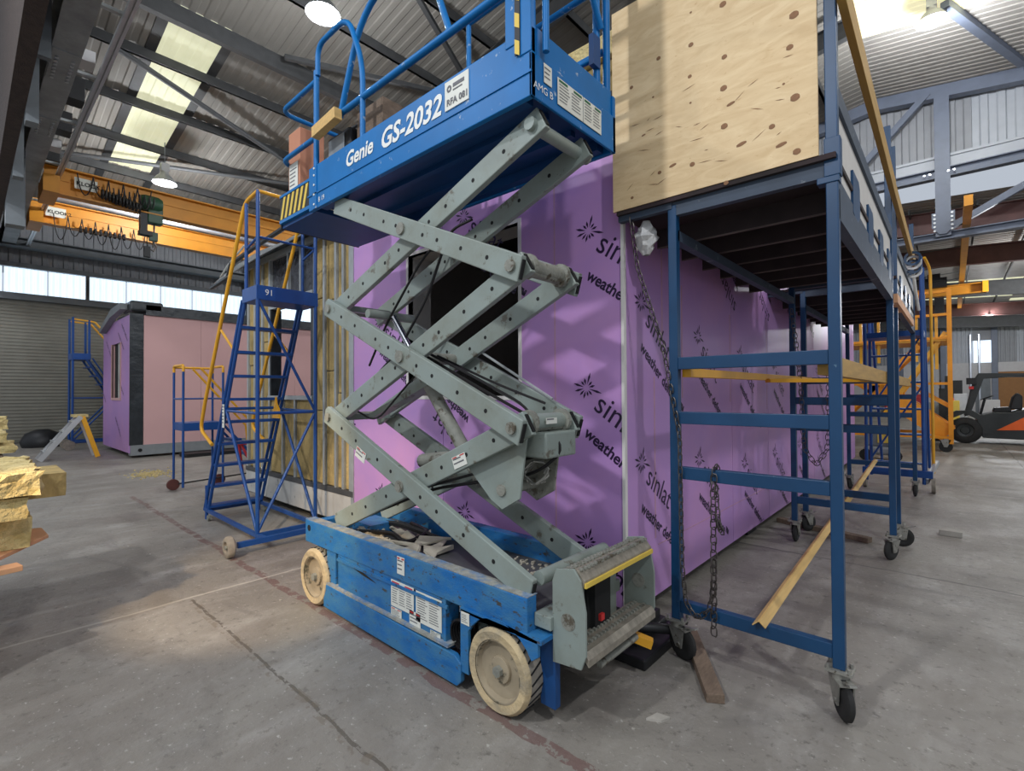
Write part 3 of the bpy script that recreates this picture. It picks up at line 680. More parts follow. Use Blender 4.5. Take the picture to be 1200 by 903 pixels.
# loose grey membrane folded over the top edge, with its black tape
mb = MB(); N_ = 14; vs = []; 
for i in range(N_+1):
    t_ = i/N_; x = -7.9+3.5*t_
    for j in range(6):
        s_ = j/5; z = 3.42+.10*t_-.30*s_*(1-.5*t_)+.03*sin(9*t_+3*s_); y = FA-.02-.22*s_-.05*sin(7*t_)*s_
        vs.append((x-.5*s_*(1-t_), y, z))
fs = [(i*6+j, i*6+j+1, (i+1)*6+j+1, (i+1)*6+j) for i in range(N_) for j in range(5)]
mb.add(vs, fs, True)
o = mb.build('roof_membrane', 'greymem', mod); so = o.modifiers.new('solid', 'SOLIDIFY'); so.thickness = .012
MB().tube([P(-8.35, FA-.24, 3.1), P(-7.6, FA-.26, 3.14), P(-7.45, FA-.27, 3.3), P(-6.6, FA-.28, 3.36), P(-5.2, FA-.2, 3.52)], .03, 6).build('black_tape', 'membrane', mod)
MB().tube([P(-8.4, FA-.1, 3.3), P(-7.8, FA-.2, 3.35), P(-7.1, FA-.22, 3.5)], .012, 6).build('loose_cord', 'label', mod)
t = tag(MB().box(-3.1, -1.50, 2.80, 3.35, 3.42, 3.56).build('insulation_batt', 'wool', bevel=.02), 'lowest thick insulation batt stacked on the roof of the purple unit', 'insulation', 'insulation batts on the roof of the purple unit')
t = tag(MB().box(-2.9, -1.53, 2.84, 3.4, 3.56, 3.70).build('insulation_batt', 'wool', bevel=.02), 'middle insulation batt stacked on the roof of the purple unit', 'insulation', 'insulation batts on the roof of the purple unit')
t = tag(MB().box(-2.4, -1.56, 2.80, 3.36, 3.70, 3.86).build('insulation_batt', 'wool_y', bevel=.02), 'topmost paler insulation batt on the roof of the purple unit beside the plywood', 'insulation', 'insulation batts on the roof of the purple unit')
# crumpled plastic at the top corner
bm_ = MB(); rng = random.Random(3); vs = []; fs = []
for i in range(9):
    for j in range(12):
        a = 2*pi*j/12; r = .09*(.6+.6*rng.random())*sin(pi*(i+.7)/9.4)+.01
        vs.append((-1.38+r*cos(a)*.7, 2.78+r*sin(a)*.6, 2.33+i*.026))
for i in range(8):
    for j in range(12): fs.append((i*12+j, i*12+(j+1) % 12, (i+1)*12+(j+1) % 12, (i+1)*12+j))
bm_.add(vs, fs); tag(bm_.build('plastic_wrap', 'rag'), 'crumpled white plastic stuffed at the top corner of the purple unit', 'plastic')
# black support under the corner
t = thing('support_jack', 'low black plastic support block under the corner of the purple unit', 'support', (-1.6, 2.85, 0))
MB().box(-1.86, -1.24, 2.44, 3.0, 0, .06).build('base_pad', 'black', t, .01)
MB().box(-1.76, -1.34, 2.54, 2.94, .06, .10).build('riser_pad', 'black', t, .01)
mb = MB()
for i in range(4): mb.box(-1.7+i*.09, -1.64+i*.09, 2.6, 2.9, .1, .15 if i % 2 else .17)
mb.build('rib', 'black', t)
MB().tube([P(-1.4, 2.62, .13), P(-1.24, 2.72, .13), P(-1.22, 2.9, .12)], .03, 8).build('lever', 'black', t)
for y in (5.6, 8.4, 11.2):
    MB().box(-1.9, -1.6, y-.15, y+.15, 0, .09).build('support_foot', 'black', mod)
MB().box(-7.5, -7.2, 3, 3.3, 0, .09).box(-4.9, -4.6, 3, 3.3, 0, .09).build('support_foot', 'black', mod)

# ================================================================== pink module behind
m2 = thing('modular_unit', 'distant unit with pink long side, purple end and black wrapped corner by the shutter', 'building unit', (-15.8, 3, 0))
VX0, VX1, VZ0, VZ1 = -16.35, -15.05, 1.1, 2.55
va = at(131, 455, Y=2.6); vb = at(144, 515, Y=2.6); 
VX0, VX1 = -16.3, -15.25; VZ1 = at(138, 402, Y=2.6).z; VZ0 = at(138, 466, Y=2.6).z
MB().prism([(-17.5, .12), (-14.33, .12), (-14.33, 3.36), (-17.5, 3.36), (-17.5, VZ1), (VX1, VZ1), (VX1, VZ0), (-17.5, VZ0)], 'XZ', 2.6, 2.62).build('end_board', 'purple', m2)
MB().box(-17.5, VX0, 2.6, 2.62, VZ0, VZ1).build('end_board', 'purple', m2)
mb = MB(); mb.box(VX0-.05, VX0, 2.58, 2.7, VZ0, VZ1).box(VX1, VX1+.05, 2.58, 2.7, VZ0, VZ1).box(VX0-.05, VX1+.05, 2.58, 2.7, VZ0-.06, VZ0); mb.build('window_surround', 'pink', m2)
MB().box(-15.75, -15.65, 2.63, 2.66, VZ0, VZ1).build('window_post', 'panel_white', m2)
MB().box(VX0, VX1, 2.66, 2.695, VZ0, VZ1).build('dark_opening', 'hole', m2)  # black sheet stands in for the darkness inside the open window
MB().box(-14.33, -14.3, 2.6, 2.86, .30, 3.40).build('corner_wrap', 'membrane', m2)
for a, b in zip((2.87, 4.07, 5.27, 6.47, 7.67, 8.87), (4.065, 5.265, 6.465, 7.665, 8.865, 10)):
    MB().box(-14.33, -14.31, a, b, .30, 3.38).build('side_board', 'pink', m2)
MB().box(-17.5, -14.34, 2.7, 10, .12, 3.36).build('unit_core', 'interior', m2)
MB().box(-14.5, -14.28, 2.62, 10, .06, .30).build('base_beam', 'base_grey', m2)
MB().cyl(P(-14.28, 2.8, .18), P(-14.26, 2.8, .18), .04).build('lifting_hole', 'hole', m2)
MB().box(-17.5, -14.25, 2.9, 10, 3.38, 3.62).build('roof_edge', 'membrane', m2)
MB().box(-15.1, -14.25, 2.6, 3.25, 3.45, 3.70).build('roof_upstand', 'membrane', m2, .05)
mb = MB().prism([(-17.2, 3.22), (-15.6, 3.62), (-14.5, 3.64), (-14.5, 3.5), (-15.7, 3.42), (-17.1, 3.14)], 'XZ', 2.45, 2.59); mb.build('loose_membrane', 'greymem', m2)
mb = MB()
for x, z, k in ((-17.1, 2.9, 0), (-15.2, 3.2, 0), (-17.1, 1.3, 1), (-15.9, .9, 0), (-14.9, 1.5, 1), (-14.9, 2.6, 1)):
    geo_on(mb, textgeo('weather defence'), (x, 2.598, z), (1, 0, 0), (0, 0, 1), .12, ANG+k*pi, (-17.5-x, -14.35-x, .15-z, 3.3-z))
mb.build('printed_lettering', 'print', m2, kind='stuff')
for y in (3.2, 6.0, 9.2): MB().box(-15, -14.5, y, y+.4, 0, .1).build('support_foot', 'oldwood', m2)
tag(MB().box(-13.9, -13.4, 3.5, 6.6, 0, .08).build('timber_bearer', 'black'), 'long black bearer lying on the floor below the pink unit', 'bearer')

# ================================================================== scissor lift
L = thing('scissor_lift', 'blue electric scissor lift with grey crossed arms, raised beside the purple unit', 'scissor lift', (-2.5, 2.07, 0))
YN, YF = 1.69, 2.45
CX0, CX1 = -3.56, -1.43
# chassis
MB().box(CX0, CX1, YN, YN+.07, .415, .575).build('side_beam', 'chassis_blue', L, .006)
MB().box(CX0, CX1, YF-.07, YF, .415, .575).build('side_beam', 'chassis_blue', L, .006)
MB().box(CX0+.0, CX1-.0, YN+.002, YN+.075, .575, .579).build('beam_top_dust', 'dusty_top', L)
MB().box(CX0, CX0+.08, YN+.07, YF-.07, .42, .56).build('end_beam', 'chassis_blue', L, .004)
MB().box(CX0+.1, -1.45, YN+.12, YF-.12, .18, .46).build('chassis_body', 'arm_grey', L)
MB().box(CX0+.1, -1.45, YN+.075, YF-.075, .455, .465).build('chassis_deck', 'galv_dark', L)
for xh in (CX0+.06,): MB().cyl(P(xh, YN-.003, .52), P(xh, YN+.02, .52), .022).build('beam_hole', 'hole', L)
MB().box(-3.1, -1.99, YN+.005, YN+.2, .19, .415).build('battery_tray', 'chassis_blue', L, .006)
MB().box(-3.14, -3.11, YN+.03, YN+.2, .17, .415).build('tray_gap', 'dirty_grey', L)
MB().box(-3.26, -3.14, YN+.01, YN+.2, .19, .415).build('corner_post', 'chassis_blue', L, .004)
MB().box(-3.1, -1.97, YN-.004, YN+.006, .372, .39).build('tray_rim', 'chassis_blue', L)
MB().prism([(-3.25, .03), (-1.88, .02), (-1.85, .05), (-1.85, .14), (-1.9, .17), (-3.25, .19)], 'XZ', YN-.02, YN+.01).build('pothole_guard', 'chassis_blue', L, .004)
MB().box(-3.25, -1.95, YN-.018, YN+.04, .185, .20).build('guard_ledge', 'dusty_top', L)
# recessed bay with cable coil, and front mudguard
MB().box(-1.985, -1.86, YN+.09, YN+.11, .14, .415).build('bay_back', 'hole', L)
MB().box(-2.0, -1.985, YN, YN+.1, .15, .415).build('bay_side', 'chassis_blue', L)
mb = MB()
for i in range(4): mb.ring(P(-1.91, YN+.03+i*.013, .25), P(-1.91, YN+.042+i*.013, .25), .078-.006*i, .068-.006*i, 20)
mb.build('cable_coil', 'cable', L)
arc = [(-1.6+.235*cos(radians(a)), .195+.235*sin(radians(a))) for a in range(150, 18, -12)]
MB().prism([(-1.86, .10), (-1.86, .415), (-1.36, .415), (-1.36, .34)]+arc[::-1]+[(-1.80, .10)], 'XZ', YN-.012, YN+.008).build('mudguard', 'chassis_blue', L, .003)
MB().box(-1.86, -1.34, YN-.012, YN+.09, .40, .42).build('mudguard_lip', 'chassis_blue', L)
MB().prism([(-1.42, .08), (-1.42, .41), (-1.335, .41), (-1.335, .08)], 'XZ', YN+.08, YN+.12).build('axle_housing', 'under_blue', L, .004)
MB().box(-1.43, -1.335, YN+.05, YF-.1, .44, .50).build('front_ledge', 'arm_grey', L, .004)
# dust and litter in the tray
rng = random.Random(5)
t_l = MB()
for i in range(16):
    x = -3.25+rng.random()*.8; y = 1.85+rng.random()*.4; a = rng.random()*3; w = .03+.09*rng.random(); l = .05+.12*rng.random(); z = .47+.012*rng.random()
    c, s_ = cos(a), sin(a); pts = [(x+c*u-s_*v, y+s_*u+c*v) for u, v in ((-l, -w/2), (l, -w/3), (l*.8, w/2), (-l*.7, w*.4))]
    t_l.add([(p[0], p[1], z+.06*rng.random()*(k % 2)) for k, p in enumerate(pts)]+[(p[0], p[1], z+.008+.05*rng.random()*(k % 2)) for k, p in enumerate(pts)], [(0, 1, 2, 3), (7, 6, 5, 4), (0, 4, 5, 1), (1, 5, 6, 2), (2, 6, 7, 3), (3, 7, 4, 0)])
o = t_l.build('paper_scraps', 'paper', L, kind='stuff')
MB().tube(bend([P(-3.3, 1.85, .5), P(-2.9, 2.0, .53), P(-2.7, 1.95, .5), P(-2.75, 2.2, .52), P(-3.1, 2.3, .5)], .1), .016, 6).build('hydraulic_hose', 'cable', L)
MB().tube(bend([P(-3.4, 2.1, .5), P(-3.0, 2.12, .55), P(-2.6, 2.2, .49)], .1), .02, 6).build('hydraulic_hose', 'cable', L)
MB().tube(bend([P(-3.3, 2.2, .5), P(-2.9, 1.9, .5), P(-2.6, 2.0, .5), P(-2.5, 1.9, .5)], .1), .014, 6).build('hydraulic_hose', 'paper', L)
t_l = MB()
for i in range(90):
    x = -2.1+rng.random()*.5; y = 2.1+rng.random()*.22; r = .004+.009*rng.random(); t_l.box(x, x+r, y, y+r*1.4, .462, .467+r*.6)
t_l.build('rubble_crumbs', 'paper', L, kind='stuff')
MB().box(-2.9, -2.45, 2.30, 2.33, .46, .57).build('inner_plate', 'chassis_blue', L)
MB().box(-3.35, -3.1, 1.95, 2.15, .46, .55).build('valve_block', 'chassis_blue', L)
# wheels
def wheel(x, y0, y1, r=.195, out=-1):
    w = MB(); ya, yb = (y0, y1)
    w.lathe((x, ya, r), (0, 1, 0), [(r*.74, 0), (r*.93, -.004), (r, .012), (r, yb-ya-.01), (r*.9, yb-ya)], 40)
    o = w.build('wheel', 'tyre', L)
    k = MB()
    for i in range(26):
        a = 2*pi*i/26
        p0 = P(x+(r+.001)*cos(a), ya+.022, r+(r+.001)*sin(a)); a2 = a+.16; p1 = P(x+(r+.001)*cos(a2), yb-.012, r+(r+.001)*sin(a2))
        k.bar(p0, p1, .007, .007, (cos(a), 0, sin(a)))
    k.build('tread_grooves', 'hole', o, kind='stuff')
    MB().lathe((x, ya, r), (0, 1, 0), [(r*1.003, .022), (r*1.003, yb-ya-.012)], 40).build('tread_band', 'tread', o)
    MB().lathe((x, ya, r), (0, 1, 0), [(r*.75, .004), (r*.70, .004), (r*.66, .03), (r*.32, .035), (r*.30, .02), (r*.12, .018), (0, .018)], 32).build('rim', 'wheel_rim', o)
    MB().cyl(P(x, ya+.018, r), P(x, ya-.004, r), .026, 6).build('hub_nut', 'dirty_grey', o)
    return o
for x in (-3.40, -1.6): wheel(x, YN-.02, YN+.10)
for x in (-3.40, -1.6): 
    wheel(x, YF-.09, YF+.02)
MB().box(-3.42, -3.30, YN+.02, YN+.2, .34, .40).build('brake_bracket', 'dirty_grey', L)
# front steps: two grey side plates with round cutouts and grip treads
def plate(y, name='step_side_plate'):
    o = MB().prism([(-1.34, .30), (-1.19, .315), (-1.165, .38), (-1.165, .56), (-1.19, .69), (-1.225, .735), (-1.32, .715), (-1.34, .66)], 'XZ', y, y+.012).build(name, 'arm_grey', L, .002)
    MB().cyl(P(-1.255, y-.002, .50), P(-1.255, y+.014, .50), .037, 24).build('hand_hole', 'dirty_grey', o)
plate(1.76); plate(2.40)
MB().prism([(-1.335, .69), (-1.22, .73), (-1.18, .69), (-1.18, .66), (-1.21, .69), (-1.33, .665)], 'XZ', 1.775, 2.40).build('top_step', 'grate', L)
MB().box(-1.182, -1.170, 1.775, 2.40, .660, .680).build('yellow_edge', 'hazard_y', L)
MB().prism([(-1.30, .375), (-1.18, .385), (-1.16, .36), (-1.16, .33), (-1.18, .35), (-1.30, .35)], 'XZ', 1.775, 2.40).build('lower_step', 'grate', L)
mb = MB()
for i in range(22):
    y = 1.79+i*.028
    for x, z in ((-1.30, .7), (-1.26, .715), (-1.21, .722), (-1.27, .376), (-1.22, .38)): mb.box(x-.006, x+.01, y, y+.014, z, z+.012)
mb.build('grip_teeth', 'dirty_grey', L, kind='stuff')
MB().box(-1.36, -1.33, 1.9, 2.3, .3, .66).build('front_plate', 'arm_grey', L)
MB().box(-1.33, -1.27, 2.0, 2.14, .36, .60).build('charger_box', 'hole', L)
MB().box(-1.27, -1.255, 2.03, 2.06, .41, .44).build('red_plug', 'red', L)
MB().tube([P(-1.45, 1.80, .63), P(-1.45, 2.38, .63)], .034, 12).build('hinge_tube', 'arm_grey', L)
MB().bar(P(-1.28, 2.3, .25), P(-1.16, 2.36, .21), .05, .04).build('tow_lug', 'yellow', L)
MB().tube([P(-1.25, 2.0, .22), P(-1.22, 2.3, .25)], .018, 8).build('tow_bar', 'dirty_grey', L)
# arms: channel section beams with row of holes
def arm(a, b, y0, h=.125, t=.035, holes=(.10, .2, .34, .42, .58, .66, .78, .90), mat='arm_grey', yh=None):
    ax, az = a; bx, bz = b; d = Vector((bx-ax, bz-az)); ln = d.length; d /= ln; n = Vector((-d.y, d.x))
    def pt(s, o): return (ax+d.x*s+n.x*o, az+d.y*s+n.y*o)
    e = .055
    o = MB().prism([pt(-e, -h*.5), pt(-e*1.2, h*.25), pt(-e*.8, h/2), pt(ln+e*.9, h/2), pt(ln+e*1.2, -h/2)], 'XZ', y0, y0+t).build('scissor_arm', mat, L, .005)
    mb = MB()
    for s in holes:
        x, z = pt(ln*s, 0); mb.cyl(P(x, y0-.001, z), P(x, y0+t+.001, z), .0115, 12)
    mb.build('arm_holes', 'hole', o, kind='stuff')
    q0, q1 = pt(ln+e*.93, h*.36), pt(ln+e*1.14, -h*.38); MB().bar(P(q0[0]+.002, y0+t/2, q0[1]), P(q1[0]+.002, y0+t/2, q1[1]), t*.6, .012, (1, 0, 0)).build('channel_shade', 'hole', o)  # black piece paints the shade inside the hollow end of the arm
    return o
XR, XLf = -1.555, -3.30
levels = [(.60, 1.33), (1.33, 2.10), (2.10, 2.80)]
for i, (z0, z1) in enumerate(levels):
    xl0 = XLf+(.06 if i == 0 else 0); xl1 = XLf; xr1 = XR
    if i == 2: xl1 = -3.16; xr1 = -1.46
    # outer arms fall to the right, inner arms climb to the right; a pair on each side of the lift
    for yo, yi in ((1.735, 1.785), (2.205, 2.155)):
        arm((xl1 if i == 2 else XLf, z1 if i < 2 else 2.80), (XR if i else -1.50, z0), yo, mat='arm_grey')
        arm((xl0 if i == 0 else XLf, z0), (xr1, z1-(.04 if i == 2 else 0)), yi, mat='arm_grey')
for x, z in ((-2.45, .945), (-2.445, 1.715), (-2.43, 2.475)):
    MB().cyl(P(x, 1.722, z), P(x, 2.255, z), .036, 14).build('pivot_pin', 'dirty_grey', L)
for x, z in ((XR, 1.33), (XR, 2.10), (XLf, 1.33), (XLf, 2.10)):
    MB().cyl(P(x, 1.72, z), P(x, 2.255, z), .030, 14).build('pivot_pin', 'dirty_grey', L)
for z in (1.35, 2.12):   # sleeves and worn bosses at the right joints
    MB().tube([P(XR, 1.83, z), P(XR, 2.15, z)], .042, 14).build('joint_sleeve', 'arm_grey' if z < 2 else 'dirty_grey', L)
    for k in range(2): MB().ring(P(XR, 1.845+k*.27, z), P(XR, 1.87+k*.27, z), .062, .04, 16).build('joint_collar', 'dirty_grey', L)
for x, z in ((XLf, 1.33), (XLf, 2.10)): MB().bar(P(x+.1, 1.8, z), P(x+.1, 2.2, z), .06, .04).build('cross_member', 'arm_grey', L)
MB().tube([P(-1.46, 1.76, 2.76), P(-1.46, 2.25, 2.76)], .032, 12).build('platform_hinge', 'arm_grey', L)
label_plate(L, (XR+.052, 1.93, 1.34), (0, 1, 0), (0, 0, 1), .09, .03, None, 1)
# lift cylinders between the arms
MB().tube([P(-2.86, 1.98, 2.02), P(-2.52, 1.98, 1.60)], .022, 10).build('cylinder_rod', 'chrome', L)
MB().tube([P(-2.53, 1.98, 1.61), P(-2.0, 1.98, .98)], .042, 12).build('cylinder_barrel', 'dirty_grey', L)
MB().tube([P(-2.9, 1.8, 2.03), P(-2.9, 2.17, 2.03)], .03, 10).build('cross_tube', 'arm_grey', L)
MB().tube([P(-2.55, 1.98, 1.06), P(-1.75, 1.98, 1.18)], .045, 12).build('cylinder_barrel', 'dirty_grey', L)
MB().bar(P(-3.1, 1.98, 1.33), P(-2.35, 1.98, 1.6), .09, .04).build('torsion_link', 'arm_grey', L)
for y in (1.84, 2.12):
    MB().prism([(-2.05, 1.16), (-1.55, 1.30), (-1.60, .97), (-1.72, .90), (-1.80, .94)], 'XZ', y, y+.014).build('gusset_plate', 'arm_grey' if y < 2 else 'dirty_grey', L, .003)
MB().cyl(P(-1.72, 1.83, 1.0), P(-1.72, 2.14, 1.0), .03, 14).build('gusset_pin', 'dirty_grey', L)
MB().box(-1.75, -1.48, 1.9, 2.16, 1.17, 1.30).build('link_housing', 'arm_grey', L, .01)
# hoses along the arms
def hose(pts, r=.008, y=1.9): MB().tube(bend(pts, .12, 5), r, 6).build('hydraulic_hose', 'cable', L)
hose([P(-2.4, 1.86, 1.76), P(-2.0, 1.88, 1.60), P(-1.6, 1.92, 1.42), P(-1.5, 1.95, 1.2), P(-1.75, 1.95, 1.12), P(-2.3, 1.84, .95), P(-2.9, 1.84, .74)])
hose([P(-2.38, 1.88, 1.72), P(-2.0, 1.92, 1.54), P(-1.62, 1.98, 1.36), P(-1.44, 2.02, 1.22), P(-1.6, 1.98, 1.08), P(-2.3, 1.87, .93), P(-3.0, 1.87, .66)], .009)
hose([P(-2.3, 1.9, 1.72), P(-1.9, 1.98, 1.55), P(-1.6, 2.05, 1.44)], .007)
hose([P(-3.2, 2.0, 1.7), P(-2.9, 1.95, 1.98), P(-2.6, 2.0, 2.35), P(-2.45, 2.05, 2.5)])
hose([P(-3.15, 2.02, 1.62), P(-2.8, 1.97, 1.78), P(-2.5, 1.98, 2.1), P(-2.3, 2.0, 2.5), P(-2.1, 2.0, 2.52)], .009)
hose([P(-3.28, 1.86, 1.42), P(-2.9, 1.86, 1.3), P(-2.5, 1.9, 1.62)], .007)
for i in range(5):
    a = i*1.3; MB().tube([P(-1.62+.05*cos(a+k), 2.0+.04*sin(k*1.7+a), 1.08+.06*sin(a+k)) for k in (0, .7, 1.4, 2.1, 2.8)], .006, 5).build('wire_loop', 'caster', L)
MB().tube([P(-2.3, 2.18, 1.80), P(-1.65, 2.18, 1.46)], .008, 6).build('steel_rod', 'galv', L)

# platform
pf = L
MB().box(-3.506, -1.385, YN, YN+.03, 2.83, 3.145).build('platform_side', 'lift_blue', L, .004)
MB().box(-3.506, -1.385, 2.40, 2.43, 2.83, 3.145).build('platform_side', 'lift_blue', L, .004)
MB().box(-1.40, -1.385, YN, 2.43, 2.83, 3.03).build('platform_end', 'lift_blue', L, .004)
MB().box(-1.41, -1.395, YN+.05, 2.40, 3.03, 3.17).build('toe_board', 'lift_blue', L, .004)
MB().box(-3.5, -1.4, YN+.03, 2.40, 2.90, 2.93).build('deck', 'under_blue', L)
MB().box(-3.4, -1.45, YN+.03, YN+.09, 2.84, 2.90).build('deck_rail', 'under_blue', L)
MB().box(-3.4, -1.45, 2.34, 2.40, 2.84, 2.90).build('deck_rail', 'under_blue', L)
for y in (1.95, 2.18): MB().box(-3.4, -1.5, y-.02, y+.02, 2.87, 2.90).build('deck_rib', 'under_blue', L)
MB().box(-3.52, -1.383, YN-.006, YN+.002, 2.935, 2.945).build('fold_line', 'lift_blue', L)
MB().box(-3.44, -3.38, YN-.006, YN, 2.83, 3.14).build('corner_plate', 'lift_blue', L)
mb = MB()
for z in (2.86, 2.93, 3.0, 3.07, 3.12): mb.cyl(P(-3.41, YN-.012, z), P(-3.41, YN, z), .008, 8)
mb.build('rivet', 'white', L, kind='stuff')
# roll-out extension at the left end
MB().box(-4.02, -3.45, 1.72, 2.40, 2.83, 2.87).build('extension_deck', 'under_blue', L)
MB().box(-4.04, -4.02, 1.71, 2.41, 2.83, 3.02).build('extension_end', 'hazard_k', L)
MB().box(-4.02, -3.51, 1.70, 1.715, 2.87, 3.07).build('extension_side', 'hazard_k', L)
MB().box(-4.02, -3.51, 1.695, 1.72, 3.065, 3.085).box(-4.02, -3.51, 1.695, 1.72, 2.86, 2.885).build('extension_rim', 'lift_blue', L)
for i in range(6):
    x = -4.01+i*.076
    MB().prism([(x, 2.89), (x+.034, 2.89), (x+.095, 3.06), (x+.061, 3.06)], 'XZ', 1.697, 1.70).build('hazard_stripe', 'hazard_y', L)
def rail(pts, r=.0185, name='guard_rail', rr=.09): return MB().tube(bend(pts, rr, 5), r, 10).build(name, 'lift_blue', L)
YR, YB = 1.705, 2.405
# near side rails
rail([P(-3.42, YR, 3.0), P(-3.42, YR, 3.84)], .02, 'guard_post')
rail([P(-4.02, 2.38, 3.77), P(-4.02, YR, 3.77), P(-3.42, YR, 3.77)], rr=.12)
rail([P(-4.02, 2.38, 3.36), P(-4.02, YR, 3.36), P(-3.42, YR, 3.36)], rr=.12)
rail([P(-3.42, YR, 3.40), P(-1.42, YR, 3.40)], .021)
rail([P(-3.40, YR, 3.8), P(-3.40, YR, 4.02), P(-2.98, YR, 4.02), P(-2.80, YR, 3.62), P(-2.80, YR, 3.0)], .018, 'folding_hoop', .14)
rail([P(-3.12, YR+.02, 3.40), P(-2.86, YR+.02, 3.95), P(-2.4, YR+.02, 4.10), P(-1.5, YR+.02, 4.10)], .02, 'guard_rail', .2)
rail([P(-1.95, YR, 3.40), P(-2.2, YR, 4.05)], .018, 'guard_post')
rail([P(-2.68, 2.2, 3.0), P(-2.68, 2.2, 3.42), P(-2.2, 2.2, 3.42), P(-2.15, 2.2, 3.0)], .016, 'folding_hoop', .1)
# far side rails
rail([P(-4.02, YB, 3.77), P(-1.42, YB, 3.80)]); rail([P(-4.02, YB, 3.40), P(-1.42, YB, 3.42)]); rail([P(-2.55, YB, 4.14), P(-1.42, YB, 4.14)])
for x, zt in ((-3.4, 3.78), (-2.55, 4.13)): rail([P(x, YB, 3.0), P(x, YB, zt)], .018, 'guard_post')
MB().box(-4.0, -3.93, 2.37, 2.42, 2.86, 3.8).build('guard_post', 'lift_blue', L)
label_plate(L, (-3.97, 2.36, 3.12), (1, 0, 0), (0, 0, 1), .07, .16, 'red', 4)
# entrance posts at the right end
MB().box(-1.54, -1.47, YR-.02, YR+.03, 3.10, 4.2).build('gate_post', 'lift_blue', L, .004)
MB().box(-1.46, -1.385, YR-.02, YR+.02, 3.03, 4.2).build('gate_post', 'lift_blue', L, .004)
rail([P(-1.36, YR+.06, 3.05), P(-1.36, YR+.06, 4.2)], .016, 'guard_post')
hz = MB().box(-1.475, -1.445, YR-.026, YR-.02, 3.04, 4.2).build('hazard_strip', 'hazard_k', L)
for i in range(9):
    z = 3.05+i*.125
    MB().prism([(-1.474, z), (-1.446, z-.02), (-1.446, z+.045), (-1.474, z+.065)], 'XZ', YR-.028, YR-.026).build('yellow_band', 'hazard_y', hz)
rail([P(-1.42, 2.395, 2.95), P(-1.42, 2.395, 4.2)], .021, 'guard_post'); rail([P(-1.45, 2.34, 3.03), P(-1.45, 2.34, 4.2)], .02, 'guard_post')
rail([P(-1.42, 2.34, 3.50), P(-1.42, 2.2, 3.72), P(-1.42, 1.76, 3.86)], .018, 'gate_rail', .12)
MB().box(-1.455, -1.425, 2.27, 2.34, 3.28, 3.45).build('gate_latch', 'under_blue', L)
rail([P(-1.44, 2.33, 3.35), P(-1.85, 2.33, 3.35)], .016)
# lettering and labels
def letters(s, x, z, size, parent=L, mat='white', bold=True, shear=.12, y=YN, name='lettering', adv=1.0):
    mb = MB(); geo_on(mb, textgeo(s, bold), (x, y-.003, z), (1, 0, 0), (0, 0, 1), size, 0, None, shear)
    if adv != 1:
        for p in mb.v: p.x = x+(p.x-x)*adv
    return mb.build(name, mat, parent)
letters('Genie', -2.985, 2.995, .135, shear=.2)
letters('GS-2032', -2.575, 2.978, .162, shear=.2)
letters('B 19', -3.36, 2.865, .05, bold=False, shear=0)
pl = MB().box(-1.97, -1.79, YN-.006, YN, 2.975, 3.125).build('hire_plate', 'label', L)
letters('RFA 081', -1.955, 2.995, .047, pl, 'ink', True, 0, YN-.005)
MB().ring(P(-1.935, YN-.008, 3.082), P(-1.935, YN-.006, 3.082), .018, .008, 14).build('ring_mark', 'ink', pl)
mb = MB().box(-1.905, -1.82, YN-.008, YN-.006, 3.08, 3.098).box(-1.905, -1.835, YN-.008, YN-.006, 3.062, 3.068); mb.build('small_print', 'ink', pl, kind='stuff')
xe = -1.383
mb = MB(); geo_on(mb, textgeo('AMG B'), (xe+.002, 1.70, 2.87), (0, 1, 0), (0, 0, 1), .048); mb.build('hand_lettering', 'white', L)
label_plate(L, (xe+.001, 1.775, 2.925), (0, 1, 0), (0, 0, 1), .06, .09, None, 3)
label_plate(L, (xe+.001, 1.88, 2.87), (0, 1, 0), (0, 0, 1), .215, .13, 'green', 6, split=2)
label_plate(L, (xe+.001, 2.10, 2.87), (0, 1, 0), (0, 0, 1), .17, .13, 'green', 6, split=2)
yl = YN+.003
for (ax, ay, bx, by, hd, rw, sp) in ((-2.478, .252, -2.26, .405, 'red', 8, 3), (-2.24, .232, -2.02, .40, 'green', 9, 2), (-2.478, .175, -2.375, .245, 'red', 6, 1), (-2.30, .195, -2.20, .275, 'red', 3, 1), (-2.115, .10, -2.03, .222, 'green', 7, 1)):
    label_plate(L, (ax, yl, max(ay, .195) if ax != -2.478 or ay > .2 else .195), (1, 0, 0), (0, 0, 1), bx-ax, by-max(ay, .195), hd, rw, split=sp)
label_plate(L, (-1.975, YN+.088, .33), (1, 0, 0), (0, 0, 1), .03, .07, None, 3)
label_plate(L, (-1.85, YN-.014, .345), (1, 0, 0), (0, 0, 1), .06, .06, None, 5)
label_plate(L, (-2.41, YN-.002, .455), (1, 0, 0), (0, 0, 1), .07, .10, 'red', 3)
def arm_label(px, py, y, w, h, ang):
    p = at(px, py, Y=y); c, s_ = cos(ang), sin(ang)
    label_plate(L, p, (c, 0, s_), (-s_, 0, c), w, h, 'red', 2)
arm_label(416, 533, 1.733, .12, .07, radians(-23)); arm_label(533, 550, 1.783, .11, .065, radians(22))
for x, z, a in ((-2.8, .365, -4), (-2.2, .385, -3)):
    MB().prism([(x-.14, z+.02), (x-.05, z+.012), (x+.12, z-.02), (x+.16, z-.03), (x+.02, z-.018), (x-.1, z+.002)], 'XZ', (YN-.0145 if x > -1.8 else yl), (YN-.012 if x > -1.8 else yl+.002)).build('scrape_mark', 'rubber', L)

